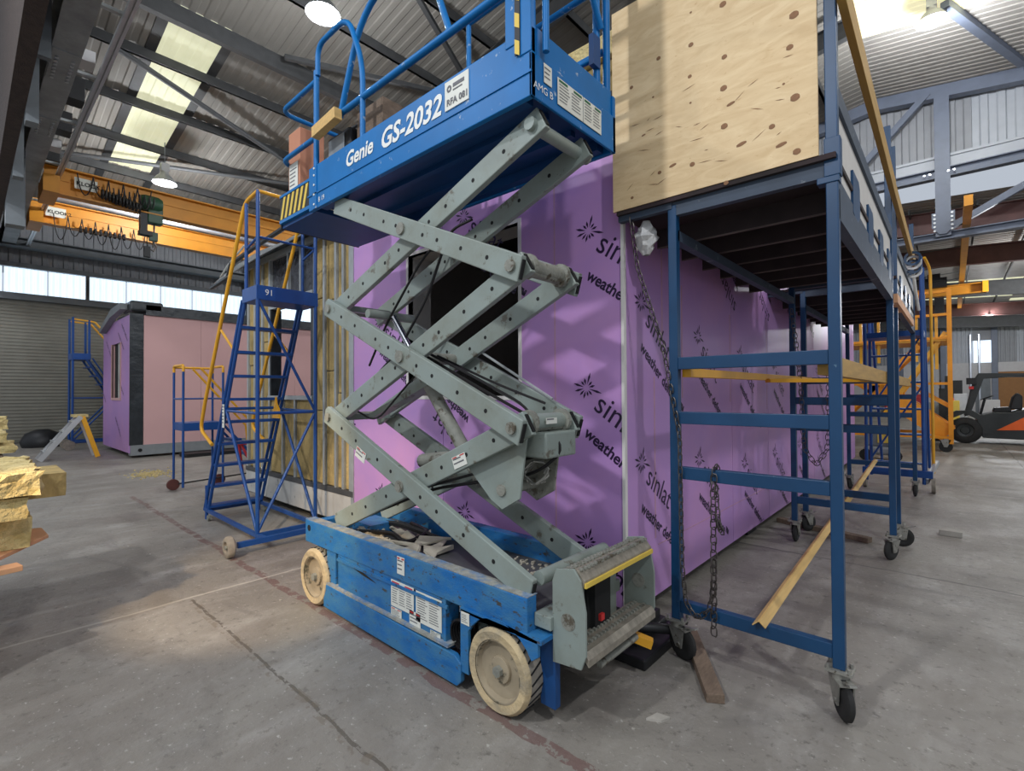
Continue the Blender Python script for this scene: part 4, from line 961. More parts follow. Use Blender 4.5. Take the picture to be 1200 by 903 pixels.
# things lying on the platform
t = thing('tool_case', 'black and grey tool case lying on the lift platform by the left end rail', 'tool case', (-3.2, 1.98, 2.93))
MB().box(-3.36, -3.06, 1.76, 1.96, 2.93, 3.34).build('case_body', 'black', t, .02)
MB().box(-3.33, -3.12, 1.75, 1.76, 3.12, 3.31).build('case_lid', 'base_grey', t, .004)
MB().tube(bend([P(-3.3, 1.86, 3.34), P(-3.3, 1.86, 3.40), P(-3.1, 1.86, 3.40), P(-3.1, 1.86, 3.34)], .03), .012, 8).build('handle', 'black', t)
tag(MB().bar(P(-3.34, 1.655, 3.335), P(-3.02, 1.655, 3.36), .055, .075).build('timber_offcut', 'timber', bevel=.002), 'short pale timber offcut resting against the upper rail of the lift', 'timber')
t = tag(MB().box(-4.0, -3.80, 1.76, 1.96, 2.87, 3.60).build('cardboard_box', 'card', bevel=.004), 'tall pinkish brown cardboard box with white label at the left end of the lift platform', 'box')
label_plate(t, (-3.98, 1.758, 3.12), (1, 0, 0), (0, 0, 1), .15, .22, None, 5)
tag(MB().box(-3.03, -2.72, 1.80, 2.15, 2.93, 3.42).build('wooden_crate', 'oldwood', bevel=.004), 'brown wooden crate on the lift platform beside the tool case', 'crate')
tag(MB().box(-2.45, -1.75, 1.8, 2.3, 2.93, 3.16).build('dark_holdall', 'rubber', bevel=.05), 'dark holdall on the lift platform behind the large lettering', 'bag')

# ================================================================== scaffold units
def caster(c, heading, r=.095, rigid=False, wheelmat='rubber', parent=None):
    """swivel caster: mounting plate, fork, wheel; c = top centre under the post"""
    x, y, z = c; h = radians(heading); d = P(cos(h), sin(h), 0); n = P(-sin(h), cos(h), 0); off = .035
    o = MB().box(x-.055, x+.055, y-.045, y+.045, z-.008, z+.004).build('caster_plate', 'caster', parent)
    mb = MB()
    for sx in (-.042, .042):
        for sy in (-.033, .033): mb.cyl(P(x+sx, y+sy, z-.012), P(x+sx, y+sy, z+.022), .008, 6)
    mb.build('caster_bolts', 'caster', o, kind='stuff')
    a = P(x, y, 0)+d*off; top = z-.008
    mb = MB().cyl(P(x, y, top), P(x, y, top-.03), .038, 14)
    for s_ in (-1, 1):
        b = a+n*(.031*s_); t_ = n*.004
        pts = [b-d*.075+P(0, 0, top-.03), b+d*.035+P(0, 0, top-.03), b+d*.02+P(0, 0, r-.02), b-d*.02+P(0, 0, r-.02)]
        mb.add([p-t_ for p in pts]+[p+t_ for p in pts], [(0, 1, 2, 3), (7, 6, 5, 4), (0, 4, 5, 1), (1, 5, 6, 2), (2, 6, 7, 3), (3, 7, 4, 0)])
    mb.bar(a-n*.035+P(0, 0, top-.03), a+n*.035+P(0, 0, top-.03), .10, .008)
    mb.cyl(a-n*.04+P(0, 0, r), a+n*.04+P(0, 0, r), .012, 8)
    mb.build('caster_fork', 'caster', o)
    MB().lathe(a-n*.021+P(0, 0, r), n, [(.0, 0), (r*.55, 0), (r*.6, -.003), (r*.85, .003), (r, .012), (r, .030), (r*.85, .039), (r*.6, .045), (.55*r, .042), (0, .042)], 28).build('caster_wheel', wheelmat, o)
    MB().bar(a+d*.03+P(0, 0, top-.02), a+d*.1+P(0, 0, top+.0), .03, .008).build('brake_pedal', 'caster', o)
XLg, XRg = -1.18, -.405
def scaffold(y0, y1, label, first):
    t = thing('mobile_scaffold', label, 'scaffold', ((XLg+XRg)/2, (y0+y1)/2, 0), 'blue mobile scaffolds beside the purple unit')
    b0 = .215
    for x in (XLg, XRg):
        for y in (y0, y1):
            MB().box(x-.025, x+.025, y-.025, y+.025, b0, 3.86 if x == XRg else 2.56).build('leg', 'scaffold', t, .004)
            hd = {(XLg, y0): -20, (XRg, y0): -60, (XLg, y1): 90, (XRg, y1): 245}[(x, y)] if first else {(XLg, y0): 60, (XRg, y0): 20, (XLg, y1): 80, (XRg, y1): -90}[(x, y)]
            caster((x, y, b0-.004), hd, .09, parent=t)
    rz = (.29, 1.04, 1.35, 1.657) if first else (.45, 1.12, 1.38, 1.6)
    for y, zz in ((y0, rz), (y1, (.42, 1.14, 1.40))):
        for z in zz: MB().box(XLg+.025, XRg-.025, y-.022, y+.022, z-.034, z+.034).build('rung', 'scaffold', t, .003)
    # deck frame, joists and boards
    for x, zb in ((XLg, 2.36), (XRg, 2.30)): MB().box(x-.025, x+.025, y0, y1, zb, 2.42 if x == XLg else 2.44).build('side_beam', 'scaffold_dk', t)
    for y in (y0, y1): MB().box(XLg-.02, XRg+.02, y-.022, y+.022, 2.50, 2.575).build('end_beam', 'scaffold_dk', t)
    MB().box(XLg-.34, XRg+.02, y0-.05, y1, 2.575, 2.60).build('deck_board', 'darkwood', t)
    MB().box(XLg-.34, XLg-.0, y0-.03, y0+.01, 2.54, 2.575).build('deck_edge', 'scaffold_dk', t)
    n = int((y1-y0)/.42)
    for i in range(1, n+1):
        y = y0+(y1-y0)*i/(n+1)
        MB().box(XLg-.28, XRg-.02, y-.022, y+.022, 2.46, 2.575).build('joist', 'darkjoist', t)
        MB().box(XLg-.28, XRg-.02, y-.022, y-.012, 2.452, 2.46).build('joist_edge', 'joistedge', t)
    MB().box(XRg-.02, XRg+.02, y0+.025, y1-.025, 2.42, 2.50).build('edge_beam', 'scaffold_dk', t)
    MB().box(XRg-.005, XRg+.01, y0+.025, y1-.025, 2.42, 2.86).build('side_panel', 'cream', t)
    MB().box(XRg-.02, XRg+.025, y0+.025, y1-.025, 2.84, 2.93).build('mid_rail', 'scaffold_dk', t)
    k = 4 if first else 3
    for i in range(k):
        y = y0+.48+i*.66
        if y > y1-.1: break
        MB().prism([(y, 2.46), (y, 2.69), (y+.22, 2.69), (y+.26, 2.66), (y+.26, 2.50), (y+.14, 2.42)], 'YZ', XRg+.01, XRg+.022).build('panel_bracket', 'scaffold', t)
    return t
S1 = scaffold(2.72, 5.52, 'nearest blue scaffold with plywood sheet at its front end and hanging chains', True)
S2 = scaffold(6.02, 9.0, 'farther blue scaffold joined behind the first one', False)
# collars at the front right leg
MB().box(XRg-.03, XRg+.035, 2.69, 2.75, 2.50, 2.68).build('leg_sleeve', 'scaffold', S1, .003)
MB().box(XRg-.06, XRg+.03, 2.69, 2.75, 2.47, 2.5).build('corner_gusset', 'scaffold', S1, .003)
tag(MB().box(-1.541, -.452, 2.665, 2.683, 2.60, 3.83).build('plywood_sheet', 'ply', bevel=.001), 'large pale plywood sheet with knots closing the front end of the scaffold deck', 'plywood')
PLY = [o for o in COL.objects if o.name == 'plywood_sheet'][0]
for k, (kx, ky, kr) in enumerate(((353, 12, 11), (553, 42, 13), (263, 126, 9), (541, 133, 10), (357, 160, 9), (172, 164, 8), (260, 215, 7), (96, 246, 7), (355, 248, 11), (556, 274, 13), (157, 273, 4), (262, 289, 4), (357, 355, 11), (491, 356, 9), (267, 462, 9), (561, 426, 11), (405, 405, 12), (517, 407, 12), (212, 465, 10), (175, 485, 7), (362, 514, 8), (98, 556, 6), (524, 236, 4), (263, 35, 4), (130, 380, 6), (375, 292, 10))):
    c = at(700+kx/2.4, ky/2.4, Y=2.665); r = kr*.0017; fl = k in (16, 17, 18, 24, 25)
    mb = MB(); n = 12; a0 = .3
    pts = [P(c.x+r*(1.25 if fl else .95)*cos(2*pi*j/n)*(1+.1*sin(3*j)), 2.6643, c.z+r*(.5 if fl else .85)*sin(2*pi*j/n)+(.25*r*cos(2*pi*j/n) if fl else 0)) for j in range(n)]
    mb.add(pts, [tuple(range(n))]); o = mb.build('knot', 'knot', None); o.parent = PLY; o.location = o.location-PLY.location
rng = random.Random(21)
for k in range(26):
    c = P(-1.45+rng.random()*.95, 0, 2.68+rng.random()*.5); l = .012+.03*rng.random(); a = rng.uniform(-.5, .7)
    mb = MB(); mb.add([P(c.x-l*cos(a), 2.6643, c.z-l*sin(a)), P(c.x, 2.6643, c.z-.003), P(c.x+l*cos(a), 2.6643, c.z+l*sin(a)), P(c.x, 2.6643, c.z+.002)], [(0, 1, 2, 3)])
    o = mb.build('grain_fleck', 'knot', None); o.parent = PLY; o.location = o.location-PLY.location
# timber rails along the scaffolds
def plank(name, label, p, q, w, h, mat='timber_y', cat='timber'):
    return tag(MB().bar(p, q, w, h).build(name, mat, bevel=.002), label, cat)
plank('timber_rail', 'yellow timber guard rail at the right edge above the nearest scaffold deck', P(-.355, 2.6, 3.36), P(-.345, 5.2, 3.18), .035, .14)
plank('timber_rail', 'yellow timber guard rail above the farther scaffold deck', P(-.35, 5.0, 3.20), P(-.35, 8.3, 3.16), .035, .12)
plank('timber_rail', 'thick yellow timber rail inside the right legs at waist height', P(-.46, 2.76, 1.625), P(-.46, 8.9, 1.60), .05, .10)
plank('timber_rail', 'thin yellow timber rail inside the left legs beside the purple boards', P(-1.13, 2.76, 1.605), P(-1.13, 8.9, 1.62), .05, .05, 'yellow')
plank('timber_rail', 'short yellow rail end lying across the inner side of the waist rail', P(-1.10, 4.3, 1.58), P(-.52, 4.9, 1.58), .07, .03, 'yellow')
mb = MB(); a = P(-.735, 2.66, .335); b = P(-.86, 9.0, .47)
d_ = (b-a).normalized(); n_ = d_.cross(P(0, 0, 1)).normalized()
for s_ in (-1, 1): mb.bar(a+n_*.016*s_, b+n_*.016*s_, .040, .005, P(0, 0, 1)+n_*.9*s_)
tag(mb.build('angle_bar', 'timber', bevel=.001), 'long yellow angle bar resting on the bottom rungs of the scaffolds', 'bar')
t = thing('ratchet_strap', 'white and blue strap bundled round the rail of the farther scaffold', 'strap', (-.34, 7.6, 2.9))
for i in range(4): MB().ring(P(-.33, 7.5+i*.05, 3.06-.04*i), P(-.33, 7.54+i*.05, 3.06-.04*i), .085, .06, 14).build('strap_loop', 'rag' if i % 2 else 'scaffold', t)
MB().tube([P(-.33, 7.65, 2.9), P(-.32, 7.8, 2.72), P(-.30, 8.0, 2.5)], .018, 6).build('strap_tail', 'rag', t)
tag(MB().bar(P(-.38, 5.62, 2.33), P(-.38, 8.2, 2.36), .05, .08).build('timber_batten', 'board_o'), 'orange brown batten under the outer edge of the farther scaffold deck', 'timber')

# chains hanging on the nearest scaffold
def chain(name, label, pts, link=.05, w=.0085, group=None):
    pts = [Vector(p) for p in pts]; segs = []; t = thing(name, label, 'chain', tuple(pts[-1]), group)
    L_ = [(b-a).length for a, b in zip(pts[:-1], pts[1:])]; tot = sum(L_); s = 0; i = 0; n = int(tot/(link*.78))
    def pos(s):
        for a, b, l in zip(pts[:-1], pts[1:], L_):
            if s <= l: return a.lerp(b, s/l)
            s -= l
        return pts[-1].copy()
    for k in range(n):
        a = pos(k*link*.78); b = pos(min(tot, k*link*.78+link)); d = (b-a).normalized(); u = d.cross(P(.3, 1, .1) if k % 2 else P(1, -.3, .1)).normalized()*w
        c = [a+u, a*.75+b*.25+u*1.5, a*.25+b*.75+u*1.5, b+u, b-u, a*.25+b*.75-u*1.5, a*.75+b*.25-u*1.5, a-u]
        MB().tube(c, .0036, 5, True).build('link', 'chain', t)
    return t
chain('chain', 'long rusty chain hanging past the white corner bead behind the left scaffold leg', [(-1.44, 2.70, 2.56), (-1.40, 2.70, 2.25), (-1.24, 2.70, 1.75), (-1.14, 2.68, 1.25), (-1.13, 2.67, .55), (-1.11, 2.67, .33), (-1.05, 2.67, .26), (-.98, 2.67, .33), (-.955, 2.675, .5), (-.955, 2.675, .62)])
chain('chain', 'doubled chain looped over the third rung and dangling to the floor', [(-.955, 2.76, 1.06), (-.955, 2.74, 1.09), (-.955, 2.69, 1.09), (-.96, 2.685, .95), (-.965, 2.685, .17)], .052, .012)
chain('chain', 'short knotted chain end bunched beside the dangling chain', [(-.945, 2.68, 1.0), (-.935, 2.675, .85), (-.92, 2.67, .75), (-.93, 2.66, .82), (-.90, 2.67, .72)])
chain('chain', 'chain hanging in a loop at the second pair of scaffold legs', [(-1.16, 5.4, 2.3), (-1.1, 5.45, 1.6), (-1.08, 5.45, .95), (-.98, 5.45, .78), (-.88, 5.45, .95), (-.86, 5.45, 1.9)], .06, .014)

# ================================================================== rolling ladders and steps
def tubes(t, name, mat, lst, r=.016):
    for p in lst: MB().tube([P(*a) for a in p], r, 8).build(name, mat, t)
t = thing('rolling_ladder', 'tall blue rolling platform ladder with yellow handrails, marked 91', 'ladder', (-5.8, 2.26, 0))
A_, B_ = 1.963, 2.56; PX = -5.16
for y in (A_, B_):
    MB().tube([P(PX, y, .06), P(PX, y, 3.54)], .019, 10).build('post', 'ladder_blue', t)
    MB().tube([P(-5.46, y, 2.46), P(-5.46, y, 3.50)], .017, 10).build('post', 'ladder_blue', t)
    for dx in (0, -.13):
        MB().tube([P(-6.62+dx, y, .10), P(-5.48+dx*.6, y, 2.48)], .019, 8).build('stringer', 'ladder_blue', t)
    MB().bar(P(-6.72, y, .11), P(PX, y, .09), .03, .04).build('base_rail', 'ladder_blue', t)
    MB().tube([P(-6.68, y, 0.0), P(-6.68, y, .4)], .018, 8).build('front_foot', 'ladder_blue', t)
    MB().tube(bend([P(PX, y, 3.53), P(-5.50, y, 3.50), P(-6.74, y, 1.42), P(-6.92, y, 1.06), P(-6.50, y, .90)], .12), .020, 10).build('handrail', 'yellow', t)
    MB().tube([P(-6.20, y, 2.22), P(-5.82, y, 1.98)], .014, 8).build('handrail_strut', 'yellow', t)
    MB().tube([P(-6.02, y, 1.31), P(PX, y, .11)], .017, 8).build('diagonal_brace', 'ladder_blue', t)
    MB().tube([P(-6.02, y, 1.31), P(PX, y, 1.30)], .015, 8).build('mid_rail', 'ladder_blue', t)
MB().tube([P(PX, A_, 3.53), P(PX, B_, 3.53)], .019, 10).build('handrail', 'yellow', t)
tubes(t, 'guard_rail', 'ladder_blue', [((PX, A_, 3.07), (PX, B_, 3.07)), ((PX, B_, 3.07), (-5.46, B_, 3.0)), ((PX, A_, 3.07), (-5.46, A_, 3.0))], .013)
tubes(t, 'cross_brace', 'ladder_blue', [((PX, A_, 2.45), (PX, B_, 1.30)), ((PX, B_, 1.30), (PX, A_, .12)), ((PX, A_, 1.30), (PX, B_, 1.30)), ((-6.02, A_, 1.33), (-6.02, B_, 1.33))], .016)
for i in range(9):
    z = .16+.256*i; x = -6.62+1.14*(z-.10)/2.38-.03
    MB().box(x-.09, x+.05, A_, B_, z-.02, z+.012).build('tread', 'ladder_blue', t, .003)
dk = MB().box(-5.52, PX+.02, A_-.02, B_+.02, 2.44, 2.585).build('platform_box', 'ladder_blue', t, .004)
mb = MB(); geo_on(mb, textgeo('91'), (PX+.0215, A_+.06, 2.49), (0, 1, 0), (0, 0, 1), .085); mb.build('painted_number', 'white', dk)
MB().bar(P(PX, A_, .09), P(PX, B_, .09), .03, .04).build('base_rail', 'ladder_blue', t)
MB().bar(P(-6.70, A_, .11), P(-6.70, B_, .11), .03, .05).build('base_rail', 'ladder_blue', t)
MB().bar(P(-4.93, 1.70, .10), P(-4.93, B_+.15, .10), .04, .05).build('axle_bar', 'ladder_blue', t)
MB().bar(P(PX, B_, .09), P(-4.93, B_, .10), .03, .04).bar(P(PX, A_, .09), P(-4.93, A_, .10), .03, .04).build('axle_link', 'ladder_blue', t, kind='stuff')
for y in (1.60, B_+.17):
    o = MB().lathe((-4.93, y, .10), (0, 1, 0), [(0, .02), (.05, .02), (.055, .0), (.085, 0), (.098, .012), (.098, .05), (.085, .06), (0, .06)], 28).build('wheel', 'tread', t)
    MB().cyl(P(-4.93, y-.005, .10), P(-4.93, y+.08, .10), .02, 10).build('hub', 'dirty_grey', o)
for y in (A_-.03, B_): 
    MB().lathe((-6.55, y, .035), (0, 1, 0), [(0, 0), (.035, 0), (.035, .03), (0, .03)], 12).build('front_wheel', 'dirty_grey', t)
label_plate(t, (-6.09, A_-.022, 1.12), (1, 0, .0), (0, 0, 1), .07, .26, 'ink', 5)
MB().prism([(-5.98, 1.21), (-5.8, 1.21), (-5.82, 1.32), (-5.88, 1.38), (-5.90, 1.46), (-5.93, 1.38)], 'XZ', B_-.12, B_-.10).build('yellow_tag', 'yellow', t)

t = thing('podium_steps', 'small blue podium steps with yellow hoop rails and red wheels before the pink wall', 'steps', (-9.1, 2.6, 0))
YA, YB_ = 2.25, 2.95
for x, y in ((-9.25, YA), (-9.25, 2.80), (-8.75, YA), (-8.75, 2.80)):
    MB().tube([P(x, y, .07), P(x, y, 1.86)], .018, 8).build('post', 'ladder_blue', t)
for y in (YA, 2.80):
    MB().tube(bend([P(-9.25, y, 1.84), P(-9.25, y, 1.94), P(-8.75, y, 1.94), P(-8.75, y, 1.84)], .07), .02, 8).build('hoop_rail', 'yellow', t)
    MB().tube([P(-9.25, y, 1.42), P(-8.75, y, 1.42)], .014, 8).build('mid_rail', 'ladder_blue', t)
MB().tube([P(-9.25, YA, 1.92), P(-9.25, 2.80, 1.92)], .018, 8).build('hoop_rail', 'yellow', t)
MB().tube([P(-9.25, YA, 1.42), P(-9.25, 2.80, 1.42)], .014, 8).build('mid_rail', 'ladder_blue', t)
MB().box(-9.27, -8.73, YA, 2.82, .93, 1.05).build('platform', 'ladder_blue', t)
for x in (-9.2, -8.8):
    MB().tube([P(x, 2.82, 1.0), P(x, 3.60, .08)], .02, 8).build('stringer', 'ladder_blue', t)
    MB().tube([P(x, 2.5, 1.9), P(x, 3.3, .95), P(x, 3.35, .5)], .018, 8).build('handrail', 'yellow', t)
for i in range(3):
    z = .74-.24*i; y = 3.02+.21*i
    MB().box(-9.2, -8.8, y-.08, y+.08, z-.02, z+.02).build('tread', 'ladder_blue', t)
MB().tube([P(-9.0, YA, .1), P(-9.0, 3.3, .14)], .012, 6).build('tie_bar', 'cable', t)
for y in (YA-.05, 2.85):
    MB().lathe((-9.1, y, .085), (1, 0, 0), [(0, 0), (.085, 0), (.085, .05), (0, .05)], 20).build('wheel', 'maroon', t)
t = thing('step_stool', 'low red tubular stool behind the tall blue ladder', 'stool', (-8.3, 3.2, 0))
tubes(t, 'leg', 'red_p', [((-8.55, 3.05, 0), (-8.5, 2.95, .7)), ((-8.2, 3.2, 0), (-8.4, 2.95, .7)), ((-8.55, 3.45, 0), (-8.5, 3.4, .7)), ((-8.2, 3.5, 0), (-8.4, 3.4, .7))], .02)
MB().box(-8.62, -8.35, 2.92, 3.42, .69, .72).build('seat', 'red_p', t)
MB().tube([P(-8.35, 3.1, .15), P(-8.35, 3.45, .15)], .015, 6).build('stretcher', 'red_p', t)

def simple_ladder(name, label, x0, x1, y, w, z, n, rails, mats=('ladder_blue', 'yellow'), sgn=1, wheelmat='tread'):
    """platform ladder: posts under the platform at x0, stairs reaching down to x1; or along y when w is given as tuple"""
    t = thing(name, label, 'ladder', ((x0+x1)/2, y+w/2, 0))
    return t
# tall ladder by the shutter; its stair runs down behind the pink unit
t = thing('platform_ladder', 'far blue platform ladder with yellow rails standing against the roller shutter', 'ladder', (-18.1, 2.4, 0))
for x in (-18.4, -17.75):
    for y, zt in ((1.99, 3.60), (2.33, 3.55)):
        MB().tube([P(x, y, .15 if y < 2.1 else 2.5), P(x, y, zt)], .03, 6).build('post', 'ladder_blue', t)
    MB().tube([P(x, 2.25, 2.5), P(x, 3.6, .1)], .028, 6).build('stringer', 'ladder_blue', t)
    MB().tube([P(x, 2.4, 2.5), P(x, 3.75, .1)], .02, 6).build('stringer', 'ladder_blue', t)
    MB().tube([P(x, 2.33, 3.52), P(x, 2.45, 3.5), P(x, 3.6, 2.0)], .025, 6).build('handrail', 'yellow', t)
    MB().tube([P(x, 1.99, .2), P(x, 3.6, .2)], .03, 6).build('base_rail', 'ladder_blue', t)
    MB().tube([P(x, 2.0, .25), P(x, 2.9, 1.35)], .022, 6).build('diagonal_brace', 'ladder_blue', t)
    MB().tube([P(x, 1.99, 1.4), P(x, 2.9, 1.4)], .018, 6).build('mid_rail', 'ladder_blue', t)
    MB().tube([P(x, 1.99, 3.55), P(x, 2.33, 3.52)], .02, 6).build('handrail', 'yellow', t)
    MB().lathe((x+.05, 1.92, .13), (1, 0, 0), [(0, 0), (.13, 0), (.13, .06), (0, .06)], 18).build('wheel', 'tread', t)
MB().box(-18.45, -17.7, 1.97, 2.36, 2.45, 2.62).build('platform', 'ladder_blue', t)
for i in range(9):
    z = 2.25-.24*i; MB().box(-18.4, -17.75, 2.31+.136*i-.03, 2.31+.136*i+.09, z-.015, z+.015).build('tread', 'ladder_blue', t)

# ladder glimpsed through the openings of the near unit
t = thing('platform_ladder', 'blue ladder with orange rail seen through the stud wall opening', 'ladder', (-9.4, 5.0, 0))
for x in (-9.7, -9.1):
    for y in (4.8, 5.4): MB().tube([P(x, y, 0), P(x, y, 2.9)], .025, 6).build('post', 'ladder_blue', t)
    MB().tube([P(x, 4.6, .2), P(x, 4.9, 2.9), P(x, 5.4, 3.0)], .022, 6).build('handrail', 'orange', t)
for z in (1.5, 2.0, .6): MB().box(-9.75, -9.05, 4.75, 5.45, z-.04, z+.04).build('platform', 'ladder_blue', t)
t = thing('step_ladder', 'blue ladder with a yellow rail standing inside the purple unit behind the window', 'ladder', (-3.0, 5.4, .29))
for x in (-3.2, -2.75): MB().tube([P(x, 5.5, .29), P(x, 5.2, 2.2)], .022, 6).build('stile', 'ladder_blue', t)
for i in range(7): MB().box(-3.2, -2.75, 5.46-.045*i, 5.52-.045*i, .5+.27*i, .53+.27*i).build('rung', 'ladder_blue', t)
MB().tube([P(-3.25, 4.9, .29), P(-3.05, 5.15, 2.3)], .02, 6).build('handrail', 'yellow', t)

# hop-up by the shutter
t = thing('work_platform', 'low aluminium step ladder with yellow leg standing open by the roller shutter', 'step ladder', (-15.4, 1.6, 0))
p_top = P(-15.4, 1.75, 1.0)
for dx in (-.22, .22):
    MB().bar(P(-15.4+dx, 1.15, 0.02), P(-15.4+dx, 1.85, .98), .08, .10).build('ladder_stile', 'alu', t)
    MB().bar(P(-15.4+dx, 2.16, 0.02), P(-15.4+dx, 1.88, .98), .07, .09).build('rear_leg', 'yellow' if dx > 0 else 'alu', t)
for i in range(4):
    MB().box(-15.62, -15.18, 1.2+.16*i, 1.3+.16*i, .2+.22*i, .23+.22*i).build('tread', 'alu', t)
MB().box(-15.65, -15.15, 1.72, 1.98, .97, 1.03).build('top_plate', 'wool_y', t)
t = tag(MB().lathe((-19.6, 1.55, 0), (0, 0, 1), [(.0, 0), (.45, .0), (.5, .15), (.38, .38), (.15, .5), (0, .5)], 10).build('black_sack', 'black'), 'black sack lying in front of the roller shutter', 'sack')

# insulation pile at the left
def batt(x0, x1, y0, y1, z0, z1, label, mat='wool_y', torn=.0, group=None, seed=1, nx=10, ny=6):
    r = random.Random(seed); mb = MB(); N1, N2, N3 = nx, ny, 3
    pts = {}
    for i in range(N1+1):
        for j in range(N2+1):
            for k in range(N3+1):
                if i in (0, N1) or j in (0, N2) or k in (0, N3):
                    e = torn*(1 if (j == N2 or i == N1 or k == N3) else .4)
                    pts[(i, j, k)] = (x0+(x1-x0)*i/N1+r.uniform(-e, e), y0+(y1-y0)*j/N2+r.uniform(-e, e), z0+(z1-z0)*k/N3+(r.uniform(-e, e)*.6 if k else 0))
    idx = {k: n for n, k in enumerate(pts)}; fs = []
    for i in range(N1):
        for j in range(N2):
            for k in (0, N3): fs.append(tuple(idx[c] for c in ((i, j, k), (i+1, j, k), (i+1, j+1, k), (i, j+1, k))))
    for i in range(N1):
        for k in range(N3):
            for j in (0, N2): fs.append(tuple(idx[c] for c in ((i, j, k), (i+1, j, k), (i+1, j, k+1), (i, j, k+1))))
    for j in range(N2):
        for k in range(N3):
            for i in (0, N1): fs.append(tuple(idx[c] for c in ((i, j, k), (i, j+1, k), (i, j+1, k+1), (i, j, k+1))))
    mb.add(list(pts.values()), fs); return tag(mb.build('insulation_batt', mat), label, 'insulation', group)
G = 'mineral wool batts piled at the left edge'
batt(-4.9, -3.85, -.75, .30, .935, 1.06, 'ragged topmost yellow insulation batt of the near pile at the left edge', torn=.022, group=G, seed=2, nx=18, ny=18)
batt(-4.85, -3.9, -.7, .25, .80, .92, 'second insulation batt of the near pile, with a ribbed lower edge', torn=.006, group=G, seed=3, nx=12, ny=12)
batt(-5.5, -4.93, -.6, .52, .75, .92, 'darker olive insulation batt sticking out behind the near pile', 'wool', .003, G, 4)
batt(-4.75, -4.02, -.7, .27, .615, .785, 'lowest crumbly insulation batt of the near pile, resting on the board', torn=.009, group=G, seed=5, nx=12, ny=12)
tag(MB().prism([(-3.55, -.30), (-3.9, .14), (-4.29, .37), (-4.55, .36), (-4.85, -.2), (-4.85, -.8), (-3.55, -.8)], 'XY', .59, .612).build('plywood_board', 'board_o', bevel=.004), 'pale orange board lying under the near insulation pile', 'board')
tag(MB().bar(P(-3.7, -.7, .545), P(-3.88, .22, .545), .10, .03).build('plank', 'board_o', bevel=.003), 'short orange plank poking out below the board of the near pile', 'plank')
tag(MB().box(-5.5, -4.95, -.6, .08, 0, .75).build('packing_case', 'darkwood', bevel=.01), 'dark case under the olive batt, hidden behind the near pile', 'case')
t = thing('trestle', 'dark trestle carrying the near insulation pile, mostly outside the left edge', 'trestle', (-4.3, -.2, 0))
for x in (-4.7, -4.1): MB().box(x-.03, x+.03, -.75, -.02, .53, .59).build('top_bar', 'under_blue', t)
for x in (-4.7, -3.85):
    for y in (-.65, -.12): MB().box(x-.03, x+.03, y-.03, y+.03, 0, .53).build('leg', 'under_blue', t)
G = 'loose insulation batts lying far left'
batt(-14.6, -12.9, -.7, .55, .63, .80, 'pale insulation slab on top of the far pile by the left edge', 'wool_y', .02, G, 7)
batt(-14.4, -12.8, -.6, .66, .44, .57, 'ragged lower insulation slab of the far pile by the left edge', 'wool_y', .05, G, 8)
batt(-16.4, -15.4, -.4, .62, .75, 1.0, 'small rearmost insulation bundle near the left edge by the shutter', 'wool_y', .06, G, 9)
tag(MB().box(-14.5, -12.8, -.7, .5, 0, .41).build('pallet_stack', 'oldwood', bevel=.01), 'grey timber stack below the far insulation pile', 'timber')
tag(MB().box(-16.3, -15.5, -.4, .5, 0, .74).build('packing_case', 'darkwood', bevel=.01), 'dark packing case carrying the rearmost insulation bundle', 'case')

# loose things on the floor
def floor_bar(name, label, p, q, w, h, mat, cat): return tag(MB().bar(P(p[0], p[1], h/2), P(q[0], q[1], h/2), w, h).build(name, mat, bevel=.003), label, cat)
floor_bar('timber_offcut', 'weathered brown timber offcut on the floor beside the front left caster', (-1.23, 3.0), (-.865, 2.42), .085, .045, 'oldwood', 'timber')
floor_bar('timber_bearer', 'brown timber bearer lying under the purple unit behind the farther casters', (-1.5, 6.25), (-.62, 5.95), .09, .05, 'oldwood', 'timber')
tag(MB().box(-.12, .06, 6.74, 6.84, 0, .055).build('brick', 'debris', bevel=.004), 'small grey brick alone on the floor right of the scaffolds', 'brick')
rng = random.Random(11)
mb = MB()
for i in range(70):
    x = rng.uniform(-8, 1.5); y = rng.uniform(.4, 4.5)
    if -3.7 < x < -1.1 and 1.6 < y: continue
    r = rng.uniform(.003, .011); mb.box(x, x+r*rng.uniform(1, 2), y, y+r, 0, r*.5)
tag(mb.build('floor_crumbs', 'debris', kind='stuff'), 'tiny pale crumbs of plaster scattered over the floor', 'debris')
mb = MB()
for i in range(260):
    a = rng.gauss(0, 1); b = rng.gauss(0, 1); x = -11.2+a*.22; y = 2.35+b*.16; r = rng.uniform(.008, .03); mb.box(x, x+r, y, y+r, 0, r*.7)
tag(mb.build('insulation_crumbs', 'wool_y', kind='stuff'), 'yellow insulation crumbs on the floor before the pink unit', 'debris')
tag(MB().prism([(-1.06, 2.09), (-1.0, 2.12), (-.98, 2.17), (-1.04, 2.16)], 'XY', 0, .01).build('concrete_chip', 'debris'), 'pale chip on the floor in the shadow right of the lift', 'debris')

